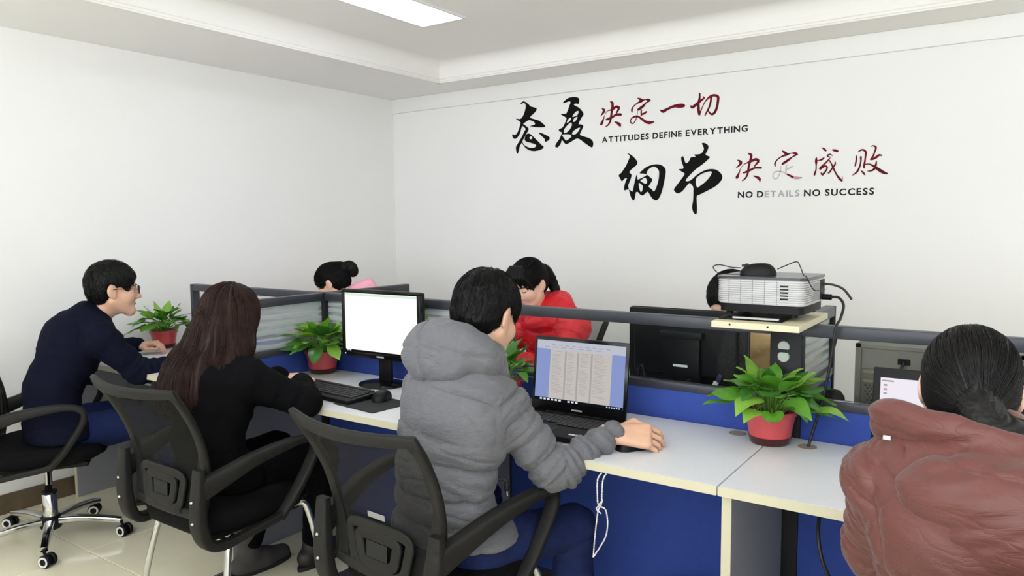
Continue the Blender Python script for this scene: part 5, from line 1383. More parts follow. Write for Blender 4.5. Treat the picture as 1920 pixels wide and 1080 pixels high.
add_sweep(bm, [Wh(-0.008, 0.108, 0.008), Wh(0.0, 0.111, 0.011), Wh(0.008, 0.108, 0.008)], circ(0.0016, 6))
bmesh.ops.recalc_face_normals(bm, faces=bm.faces[:]); gl = bm_obj('glasses', bm, M_BLACKG, nm_, 60)
for q in (-1, 1):
    bm = bmesh.new(); vs = [bm.verts.new(Wh(q * 0.033 + 0.0245 * a, 0.108 - 0.004 * abs(a), 0.004 + 0.0165 * b)) for a, b in rrect(1, 1, 0.5, 3)]; bm.faces.new(vs); bm_obj('lens', bm, M_GLASS, gl)

# ---- person in the maroon jacket, right foreground
J = prep(dict(fwd=(0.0, 1, 0), look=(-0.05, 1, -0.22), pel=(0.0, 1.44, .53), wst=(0.0, 1.43, .70), chs=(-0.005, 1.455, .86), nck=(-0.03, 1.525, 1.00), hd=(-0.065, 1.600, 1.100),
              sR=(0.165, 1.50, .935), eR=(0.225, 1.60, .745), wR=(0.10, 1.84, .785), sL=(-0.175, 1.505, .935), eL=(-0.210, 1.60, .765), wL=(-0.12, 1.84, .785),
              hR=(0.10, 1.47, .51), kR=(0.11, 1.88, .50), aR=(0.11, 1.95, .09), hL=(-0.09, 1.47, .51), kL=(-0.11, 1.88, .50), aL=(-0.11, 1.95, .09)))
mm = thing('person', 'person seen from behind in a maroon hooded jacket with tied dark hair', 'person', (0, 0, 0))
make_body(mm, J, M_SKINP, 0.95, 0.0045, dict(R=dict(d=(-0.2, 0.97, -0.1), n=(0, 0, 1), side=(-0.9, -0.2, 0), curl=0.4, s=.9), L=dict(d=(0.2, 0.97, -0.1), n=(0, 0, 1), side=(0.9, -0.2, 0), curl=0.4, s=.9)), w=0.86, neck_r=0.047)
pts = np.array([J[k] for k in ('hL', 'hR', 'nck', 'eL', 'eR', 'wL', 'wR', 'sL', 'sR')])
S = SDF(pts.min(0) - 0.22, pts.max(0) + 0.24, 0.0045)
torso(S, J, 0.030, 1.03); arms(S, J, 0.024, 1.0, 0.025, 0.4, 0.97)
S.cone(J['nck'] - (0, 0, .02), J['nck'] + (0, .02, .015), 0.085, 0.08, 0.03); S.plane((0, 0, 0.47), (0, 0, -1))
HM = np.array((0.025, 1.378, 0.965))
def mmask(P):
    d = np.linalg.norm((P - HM) / np.array((0.23, 0.14, 0.13)), axis=1); return np.clip((d - 0.7) / 0.35, 0.1, 1)
pf = puff(J, 0.14, 0.009, 0.005, mask=mmask, sp_arm=0.10, crease=0.007)
def mdisp(P, N):
    r = pf(P, N); diag = P[:, 2] * 1.0 + P[:, 0] * 0.55
    return r + 0.004 * vnoise(np.stack([P[:, 0] * 5 + P[:, 2] * 5, P[:, 1] * 8, diag * 38], 1))
surf(S, 'jacket', M_MAR, mm, mdisp, 1)
S = SDF(HM - (0.36, 0.2, 0.22), HM + (0.36, 0.36, 0.22), 0.0042)
# hood pouch hanging on the back
S.ell(HM + (0.0, 0.020, 0.0), (0.185, 0.088, 0.082), basis((0, 1, 0.32)), 0)
S.ell(HM + (0.03, 0.0, -0.060), (0.135, 0.075, 0.085), basis((0, 1, 0.28)), 0.05)
n0 = J['nck']
rim = [n0 + np.array(p) for p in ((-0.150, 0.045, 0.030), (-0.172, -0.01, 0.048), (-0.120, -0.055, 0.060), (-0.04, -0.085, 0.052), (0.05, -0.095, 0.040), (0.13, -0.075, 0.030), (0.20, -0.02, 0.025), (0.19, 0.05, 0.01))]
rp = [np.array(p) for p in spline(rim, 4)]
S.chain(rp, [0.0165] * 40, 0.02, flat=((0, 0, 1), 1.5))
S.ell(n0 + (0.005, 0.025, 0.10), (0.145, 0.098, 0.122), None, 0.008, 's')
S.ell(n0 + (0, 0.09, 0.0), (0.075, 0.09, 0.15), None, 0.02, 's')
def mhood(P, N):
    q = P - HM; diag = q[:, 2] - 0.35 * q[:, 0]
    d = 0.0045 * vnoise(np.stack([q[:, 0] * 9, q[:, 1] * 9, diag * 42], 1)) + 0.003 * vnoise(np.stack([q[:, 0] * 20, q[:, 1] * 14, diag * 70 + 4], 1))
    seam = np.abs(q[:, 0] - 0.075 + 0.22 * (q[:, 2] + .02)); back = q[:, 1] < 0.06
    d -= 0.006 * np.exp(-(seam / 0.005) ** 2) * back
    s2 = np.abs(q[:, 2] - 0.055 + 0.10 * q[:, 0]); d -= 0.004 * np.exp(-(s2 / 0.004) ** 2) * (q[:, 1] < 0.12)
    return d
surf(S, 'hood', M_MAR, mm, mhood, 1)
lathe('cord_tip', [(0, -.006), (0.004, -.006), (0.004, .006), (0, .006)], M_WHITEP, mm, 10, Matrix.Translation((-0.183, 1.455, 1.030)) @ Matrix.Rotation(math.pi / 2, 4, 'Y'))
make_legs(mm, J, M_BLKC, w=0.95)
make_shoe(mm, J['aR'], (0, 1), M_SHOE, M_SOLE); make_shoe(mm, J['aL'], (0, 1), M_SHOE, M_SOLE)
def tied_hair(root, J, s, m, tie_l, tail, tail_r, n=2200, seed=5, thick=0.012, step=0.02, cut=True):
    """hair drawn back to a tie; tail: points of the tail or bun in world space"""
    R = J['R']; c = J['hd']; tie = c + R @ np.array(tie_l) * s
    T_ = [np.array(p) for p in tail]; lo = np.minimum(c - 0.18, np.min(T_, 0) - 0.09); hi = np.maximum(c + 0.18, np.max(T_, 0) + 0.09)
    S = SDF(lo, hi, 0.004); hair_cap(S, c, R, s, thick, 'tied')
    S.ell(c + R @ np.array((0, -0.045, -0.012)) * s, np.array((0.070, 0.058, 0.062)) * s, R, 0.03)
    S.cone(c + R @ np.array((0, -0.06, 0.0)) * s, tie, 0.055 * s, 0.026, 0.04)
    S.ell(c + R @ np.array((0, 0.122, -0.045)) * s, np.array((0.085, 0.074, 0.105)) * s, R, 0.008, 's')
    for q in (-1, 1): S.ell(c + R @ np.array((q * 0.085, 0.025, -0.03)) * s, np.array((0.03, 0.042, 0.045)) * s, R, 0.006, 's'); S.ell(c + R @ np.array((q * 0.088, -0.008, -0.004)) * s, np.array((0.018, 0.022, 0.032)) * s, R, 0.006, 's')
    rg = np.random.default_rng(seed)
    PT = [np.array(p) for p in spline([tie] + T_, 4)]; S2 = SDF(lo, hi, 0.004)
    S2.g[:] = S.g
    S2.chain(PT, list(np.interp(np.linspace(0, 1, len(PT)), np.linspace(0, 1, len(tail_r)), tail_r)), 0.018)
    ax = nz(tie - (c + R @ np.array((0, 0.06, 0.08)) * s))
    def hd_(P, N):
        q = P - tie; q = q - (q @ ax)[:, None] * ax; e1 = nz(np.cross(ax, R[:, 0])); e2 = np.cross(ax, e1); a = np.arctan2(q @ e1, q @ e2); r = np.linalg.norm(q, axis=1)
        return (0.0016 * np.sin(a * 46 + 5 * vnoise(P * 14)) + 0.0015 * vnoise(np.stack([a * 14, r * 8, r * 0], 1))) * np.clip(r / 0.03, 0, 1)
    hair = surf(S2, 'hair', m, root, hd_, 1)
    P = pick(S, n, None, rg)
    def fl(P):
        v = tie - P; return v / np.maximum(np.linalg.norm(v, axis=1, keepdims=True), 1e-3)
    K = 8; dist = np.linalg.norm(P - tie, axis=1); keep = dist > 0.03; P = P[keep]
    paths = grow(S, P, fl, K, 0.011, (0.0004, 0.0026), 0.10, True, rg)
    strand_mesh('hair_strands', paths, 0.0009, m, hair)
    # tail strands
    Nn = n // 3; PTa = np.array(PT); K = len(PT); r_ = np.interp(np.linspace(0, 1, K), np.linspace(0, 1, len(tail_r)), tail_r)
    dirs = rg.normal(size=(Nn, 3)); dirs /= np.linalg.norm(dirs, axis=1, keepdims=True)
    q = rg.uniform(0.75, 1.12, Nn); tail_p = PTa[None] + dirs[:, None, :] * (r_[None, :, None] * q[:, None, None]) + 0.003 * np.sin(np.linspace(0, 5, K)[None, :, None] + rg.uniform(0, 6, (Nn, 1, 3)))
    strand_mesh('hair_strands', tail_p, 0.001, m, hair)
    return hair
M_HAIRD = mat('dark_brown_hair', (16, 14, 14), 0.45, spec=0.28)
tied_hair(mm, J, 0.95, M_HAIRD, (0.012, -0.108, -0.030), [J['hd'] + np.array(p) for p in ((0.04, -0.128, -0.045), (0.085, -0.13, -0.058), (0.13, -0.115, -0.070), (0.18, -0.095, -0.09))], [0.026, 0.034, 0.034, 0.028, 0.014], 3200, 5, 0.008)
tube('hair_tie', [J['hd'] + J['R'] @ (np.array((0.012, -0.110, -0.030)) + np.array((0.026 * math.cos(t), -0.004, 0.026 * math.sin(t)))) for t in [i * math.pi / 5 for i in range(10)]], 0.0045, M_BLACK, mm, 8, 3, True)

# ---- far side: red coat
J = prep(dict(fwd=(-0.30, -0.95, 0), look=(-0.10, -1.0, -0.40), pel=(-1.93, 3.24, .52), wst=(-1.935, 3.24, .68), chs=(-1.945, 3.20, .85), nck=(-1.960, 3.14, .985), hd=(-2.012, 3.075, 1.118),
              sL=(-1.795, 3.15, .915), eL=(-1.77, 3.00, .72), wL=(-1.93, 2.82, .79), sR=(-2.12, 3.24, .915), eR=(-2.22, 3.06, .73), wR=(-2.12, 2.84, .79),
              hR=(-2.03, 3.2, .51), kR=(-2.08, 2.82, .50), aR=(-2.08, 2.80, .09), hL=(-1.85, 3.2, .51), kL=(-1.84, 2.82, .5), aL=(-1.84, 2.8, .09)))
rd = thing('person', 'person in a bright red padded coat with a ponytail looking down', 'person', (0, 0, 0))
make_body(rd, J, M_SKINP, 0.99, 0.0042, dict(R=dict(d=(0.3, -0.9, -0.1), n=(0, 0, 1), side=(0.9, 0.2, 0), curl=0.4, s=.9), L=dict(d=(-0.3, -0.9, -0.1), n=(0, 0, 1), side=(-0.9, 0.2, 0), curl=0.4, s=.9)), w=0.84, neck_r=0.046)
face_details(rd, J, 0.99)
R = J['R']; Wh = lambda r, f, u: J['hd'] + R @ (np.array((r, f, u)) * 0.99)
pts = np.array([J[k] for k in ('hL', 'hR', 'nck', 'eL', 'eR', 'wL', 'wR', 'sL', 'sR')])
S = SDF(pts.min(0) - 0.22, pts.max(0) + 0.22, 0.0065)
torso(S, J, 0.028, 0.95); arms(S, J, 0.026, 0.95, 0.025, 0.4, 0.97)
S.plane((0, 0, 0.47), (0, 0, -1))
S.chain([J['nck'] + np.array(p) for p in ((-0.075, 0.01, -0.01), (-0.03, 0.075, 0.03), (0.04, 0.085, 0.04), (0.085, 0.03, 0.02), (0.06, -0.05, -0.03), (-0.02, -0.09, -0.05))], [0.042, 0.048, 0.05, 0.048, 0.042, 0.036], 0.04)
surf(S, 'coat', M_RED, rd, puff(J, 0.11, 0.012, 0.006, crease=0.006), 1)
make_legs(rd, J, M_BLKC, w=.92, h=0.009)
for a in ('aR', 'aL'): make_shoe(rd, J[a], (0, -1), M_SHOE, M_SOLE)
h0 = J['hd']
tied_hair(rd, J, 0.99, M_HAIRK, (0.025, -0.105, 0.035), [np.array(p) for p in ((-1.995, 3.20, 1.185), (-1.962, 3.215, 1.125), (-1.932, 3.215, 1.055), (-1.915, 3.205, 0.985))], [0.018, 0.023, 0.022, 0.017, 0.006], 1600, 7, 0.012)
# fringe over the forehead
S = SDF(h0 - 0.17, h0 + 0.17, 0.004)
for r0 in np.linspace(-0.06, 0.06, 7):
    S.chain([Wh(r0 * .6, 0.055, 0.115), Wh(r0 * 1.0, 0.094, 0.080), Wh(r0 * 1.2, 0.098 - 0.35 * abs(r0), 0.045), Wh(r0 * 1.3, 0.093 - 0.5 * abs(r0), 0.024 - 0.35 * abs(r0))], [0.013, 0.010, 0.008, 0.004], 0.004)
surf(S, 'fringe', M_HAIRK, rd, lambda P, N: 0.0012 * np.sin((P @ R[:, 0]) * 900), 1)
for k, (a, b, z) in enumerate(((-2.095, 3.04, .835), (-2.07, 3.03, .84))):
    bm = bmesh.new(); bmesh.ops.create_icosphere(bm, subdivisions=2, radius=0.006, matrix=Matrix.Translation((a, b, z))); bm_obj('coat_snap', bm, M_CHROME, rd, 60)

# ---- far side: person in pink bent over the desk, and the one in beige behind the projector
J = prep(dict(fwd=(-0.55, -0.83, 0), look=(-0.80, -0.42, -0.55), pel=(-3.20, 3.26, .52), wst=(-3.21, 3.25, .68), chs=(-3.245, 3.22, .85), nck=(-3.33, 3.16, 1.01), hd=(-3.455, 3.09, 1.065),
              sL=(-3.13, 3.12, .94), eL=(-3.16, 2.95, .74), wL=(-3.36, 2.82, .79), sR=(-3.40, 3.31, .94), eR=(-3.56, 3.10, .76), wR=(-3.52, 2.85, .79),
              hR=(-3.30, 3.22, .51), kR=(-3.38, 2.85, .50), aR=(-3.38, 2.82, .09), hL=(-3.13, 3.2, .51), kL=(-3.14, 2.83, .5), aL=(-3.14, 2.8, .09)))
pk = thing('person', 'person in pink with a black hair bun bent down behind the partition', 'person', (0, 0, 0))
make_body(pk, J, M_SKINP, 0.98, 0.005, dict(R=dict(d=(0.3, -0.9, -0.1), n=(0, 0, 1), side=(0.9, 0.2, 0), curl=0.4, s=.9), L=dict(d=(-0.3, -0.9, -0.1), n=(0, 0, 1), side=(-0.9, 0.2, 0), curl=0.4, s=.9)), w=0.84, neck_r=0.046)
pts = np.array([J[k] for k in ('hL', 'hR', 'nck', 'eL', 'eR', 'wL', 'wR', 'sL', 'sR')])
S = SDF(pts.min(0) - 0.22, pts.max(0) + 0.22, 0.007)
torso(S, J, 0.024, 0.95); arms(S, J, 0.022, 0.95, 0.025, 0.3, 0.97); S.plane((0, 0, 0.47), (0, 0, -1))
S.chain([J['nck'] + np.array(p) for p in ((-0.05, 0.06, 0.01), (0.03, 0.075, 0.045), (0.075, 0.03, 0.045), (0.04, -0.05, 0.0))], [0.030, 0.034, 0.034, 0.030], 0.035)
surf(S, 'coat', M_PINK, pk, folds(J, 0.005), 1)
make_legs(pk, J, M_BLKC, w=.92, h=0.009)
for a in ('aR', 'aL'): make_shoe(pk, J[a], (0, -1), M_SHOE, M_SOLE)
h0 = J['hd']
tied_hair(pk, J, 0.99, M_HAIRK, (0.0, -0.105, 0.060), [h0 + np.array(p) for p in ((0.070, 0.035, 0.100), (0.100, 0.05, 0.112), (0.125, 0.05, 0.098), (0.118, 0.06, 0.072), (0.09, 0.07, 0.075))], [0.022, 0.021, 0.024, 0.020, 0.022, 0.012], 1600, 9, 0.010)
J = prep(dict(fwd=(-0.1, -1, 0), look=(-0.25, -0.9, -0.5), pel=(-0.88, 3.27, .52), wst=(-0.885, 3.26, .68), chs=(-0.90, 3.22, .84), nck=(-0.945, 3.16, .965), hd=(-1.000, 3.09, 1.080),
              sL=(-0.73, 3.18, .90), eL=(-0.70, 3.02, .74), wL=(-0.85, 2.85, .79), sR=(-1.085, 3.2, .90), eR=(-1.15, 3.03, .74), wR=(-1.02, 2.87, .79),
              hR=(-0.98, 3.22, .51), kR=(-1.0, 2.83, .50), aR=(-1.0, 2.82, .09), hL=(-0.79, 3.22, .51), kL=(-0.78, 2.83, .5), aL=(-0.78, 2.8, .09)))
be = thing('person', 'person in beige mostly hidden behind the projector and black monitor', 'person', (0, 0, 0))
make_body(be, J, M_SKINP, 1.0, 0.005, dict(R=dict(d=(0.3, -0.9, -0.1), n=(0, 0, 1), side=(0.9, 0.2, 0), curl=0.4, s=.9), L=dict(d=(-0.3, -0.9, -0.1), n=(0, 0, 1), side=(-0.9, 0.2, 0), curl=0.4, s=.9)), w=0.84, neck_r=0.046)
pts = np.array([J[k] for k in ('hL', 'hR', 'nck', 'eL', 'eR', 'wL', 'wR', 'sL', 'sR')])
S = SDF(pts.min(0) - 0.22, pts.max(0) + 0.22, 0.007)
torso(S, J, 0.022, 0.95); arms(S, J, 0.022, 0.95, 0.025, 0.3, 0.97); S.plane((0, 0, 0.47), (0, 0, -1))
surf(S, 'coat', M_BEIGE, be, folds(J, 0.009, fs=14), 1)
make_legs(be, J, M_BLKC, w=.92, h=0.009)
for a in ('aR', 'aL'): make_shoe(be, J[a], (0, -1), M_SHOE, M_SOLE)
h0 = J['hd']
tied_hair(be, J, 1.0, M_HAIRK, (0.0, -0.105, 0.020), [h0 + np.array(p) for p in ((0.05, 0.12, 0.0), (0.06, 0.13, -0.06))], [0.024, 0.030, 0.012], 900, 13, 0.014)
# ------------------------------------------------------------------ lettering on the back wall (coordinates on the wall in tenths of a millimetre)
BLACK_GLYPHS = {'attitude':[([(-29172,22541),(-29063,22662),(-28885,22710),(-28662,22600),(-28477,22451),(-28319,22305),(-28081,22225),(-27898,22155),(-27830,22062),(-27899,21938),(-28085,21781),(-28271,21666),(-28351,21586),(-28325,21518),(-28088,21431),(-27721,21313),(-27460,21160),(-27254,20991),(-27135,20873),(-27203,20800),(-27463,20804),(-27881,20846),(-28198,20907),(-28399,20976),(-28197,20994),(-28012,21032),(-27969,21107),(-28063,21219),(-28247,21314),(-28459,21376),(-28673,21306),(-28932,21187),(-29132,21168),(-29184,21305),(-29373,21432),(-29562,21559),(-29426,21556),(-29182,21526),(-28992,21664),(-28855,21894),(-28762,22149),(-28728,22388),(-28796,22548),(-28919,22595),(-29048,22551)],[]),([(-29147,21236),(-28932,21173),(-29096,20899),(-29191,20597),(-29357,20342),(-29549,20201),(-29686,20179),(-29822,20265),(-29886,20426),(-29863,20514),(-29710,20467),(-29546,20490),(-29380,20700),(-29242,21000)],[]),([(-29132,21146),(-28970,21155),(-28730,21011),(-28507,20817),(-28546,20657),(-28708,20427),(-28898,20176),(-29090,19857),(-29255,19623),(-29396,19186),(-29505,19170),(-29584,19511),(-29527,19686),(-29279,20003),(-29059,20298),(-28867,20616),(-28759,20762),(-28811,20877),(-29052,21051)],[]),([(-29061,20055),(-28945,19780),(-28689,19595),(-28369,19476),(-28050,19473),(-27881,19576),(-27996,19694),(-28313,19803),(-28632,19892),(-28819,20015),(-28801,20257),(-28681,20416),(-28494,20464),(-28255,20349),(-27993,20110),(-27679,19825),(-27419,19589),(-27274,19492),(-27368,19346),(-27630,19262),(-28052,19227),(-28424,19303),(-28743,19479),(-28983,19738),(-29106,19969)],[[(-28443,20165),(-28389,20236),(-28299,20256),(-28203,20205),(-28193,20125),(-28268,20060),(-28385,20073)]]),([(-27675,20437),(-27466,20421),(-27154,20289),(-26897,20161),(-26784,20045),(-26847,19898),(-27095,19794),(-27183,19856),(-27182,19987),(-27337,20128),(-27519,20294)],[])],'degree':[([(-25743,22282),(-25572,22434),(-25319,22564),(-25045,22602),(-24774,22586),(-24571,22515),(-24482,22402),(-24482,22209),(-24540,22099),(-24729,22144),(-24888,22105),(-24775,22005),(-24550,21887),(-24370,21734),(-24214,21546),(-24156,21387),(-24259,21241),(-24416,21023),(-24529,20780),(-24372,20755),(-24215,20696),(-24184,20577),(-24282,20392),(-24395,20187),(-24418,20072),(-24238,19981),(-23881,19858),(-23615,19742),(-23461,19577),(-23430,19382),(-23483,19212),(-23593,19200),(-23837,19352),(-24149,19567),(-24418,19761),(-24644,19843),(-24870,19773),(-25190,19619),(-25466,19520),(-25596,19588),(-25743,19756),(-25836,19822),(-25906,19609),(-26047,19440),(-26164,19356),(-26305,19378),(-26352,19480),(-26233,19671),(-26022,19895),(-25881,20161),(-25834,20336),(-25996,20407),(-26066,20531),(-25926,20599),(-25763,20665),(-25647,20813),(-25530,21040),(-25461,21249),(-25645,21383),(-25875,21521),(-25829,21568),(-25506,21555),(-25414,21656),(-25298,21880),(-25206,22105),(-25146,22302),(-25320,22331),(-25549,22275)],[[(-25003,21307),(-24912,21455),(-24753,21596),(-24595,21651),(-24528,21575),(-24618,21389),(-24822,21310)],[(-25439,20953),(-25346,21141),(-25186,21253),(-25086,21197),(-25186,21049),(-25324,20963)],[(-24959,20991),(-24890,21161),(-24709,21261),(-24605,21252),(-24686,21085),(-24822,20960)],[(-25671,20343),(-25625,20536),(-25416,20755),(-25187,20913),(-25059,20902),(-25050,20725),(-25188,20502),(-25418,20323),(-25579,20277)],[(-25029,20176),(-24960,20327),(-24733,20466),(-24507,20545),(-24417,20519),(-24530,20333),(-24733,20154),(-24938,20122)],[(-25797,20175),(-25556,20184),(-25235,20152),(-25061,20022),(-25190,19914),(-25443,19774),(-25558,19822),(-25696,19990)]])],'fine':[([(-20981,18664),(-20771,18576),(-20543,18408),(-20373,18227),(-20266,18050),(-20296,17898),(-20427,17785),(-20634,17641),(-20823,17443),(-20670,17281),(-20707,17059),(-20820,16787),(-20895,16582),(-20856,16356),(-21028,16327),(-21124,16285),(-21201,16368),(-21163,16592),(-21088,16832),(-20993,17019),(-21031,17073),(-21184,17027),(-21338,16877),(-21455,17056),(-21572,17270),(-21379,17435),(-21225,17635),(-21035,17902),(-20884,18204),(-20790,18405),(-20847,18529)],[]),([(-20329,17214),(-20280,17205),(-20233,16902),(-20213,16661),(-20268,16388),(-20361,16115),(-20434,15738),(-20509,15619),(-20624,15708),(-20720,15884),(-20778,16094),(-20836,16338),(-20607,16199),(-20551,16328),(-20477,16671),(-20403,16977)],[]),([(-20233,16919),(-19935,17043),(-19675,17168),(-19583,17215),(-19379,17054),(-19238,16912),(-19339,16695),(-19485,16497),(-19448,16427),(-19263,16302),(-19133,16162),(-19024,16277),(-18899,16577),(-18811,16911),(-18778,17280),(-18815,17467),(-18980,17644),(-19163,17710),(-19346,17645),(-19530,17519),(-19621,17353),(-19639,17252),(-19824,17301),(-20067,17323),(-20086,17375),(-19900,17537),(-19642,17711),(-19311,17812),(-18982,17846),(-18691,17797),(-18474,17668),(-18357,17495),(-18344,17260),(-18413,16861),(-18516,16395),(-18640,15994),(-18782,15728),(-18927,15589),(-19074,15617),(-19258,15758),(-19408,15983),(-19501,16123),(-19594,16143),(-19778,15994),(-19927,15930),(-20078,16021),(-20229,16163),(-20323,16166),(-20343,16321),(-20269,16628)],[[(-20046,16860),(-19897,16973),(-19730,17052),(-19637,16962),(-19580,16807),(-19627,16672),(-19709,16669),(-19877,16744)],[(-20157,16727),(-20007,16653),(-19875,16511),(-19892,16306),(-19974,16155),(-20060,16209),(-20137,16452)]])],'node':[([(-16045,18944),(-15885,18951),(-15700,18842),(-15630,18705),(-15695,18490),(-15807,18277),(-15714,18192),(-15539,18107),(-15620,17980),(-15983,17691),(-16442,17381),(-16813,17041),(-17023,16803),(-16975,16711),(-16716,16768),(-16345,17065),(-15931,17290),(-15565,17374),(-15201,17343),(-14929,17176),(-14782,16973),(-14766,16797),(-14875,16605),(-15186,16331),(-15685,16083),(-16097,15896),(-16319,15791),(-16324,15455),(-16297,15140),(-16306,14781),(-16385,14693),(-16503,14784),(-16601,15034),(-16594,15281),(-16550,15550),(-16541,15954),(-16546,16313),(-16666,16497),(-16808,16592),(-17018,16375),(-17253,16112),(-17515,15984),(-17685,16057),(-17798,16243),(-17617,16487),(-17333,16838),(-17122,17122),(-17147,17213),(-17338,17334),(-17507,17455),(-17221,17486),(-17198,17598),(-17297,17872),(-17347,18145),(-17253,18252),(-17157,18089),(-17059,17837),(-16917,17852),(-16801,18002),(-16709,18153),(-16429,18159),(-16524,18298),(-16314,18299),(-16083,18338),(-15925,18549),(-15951,18726)],[[(-16343,16908),(-16067,17096),(-15746,17206),(-15495,17238),(-15403,17177),(-15514,16939),(-15784,16641),(-16104,16409),(-16289,16304),(-16394,16531),(-16397,16755)]])]}
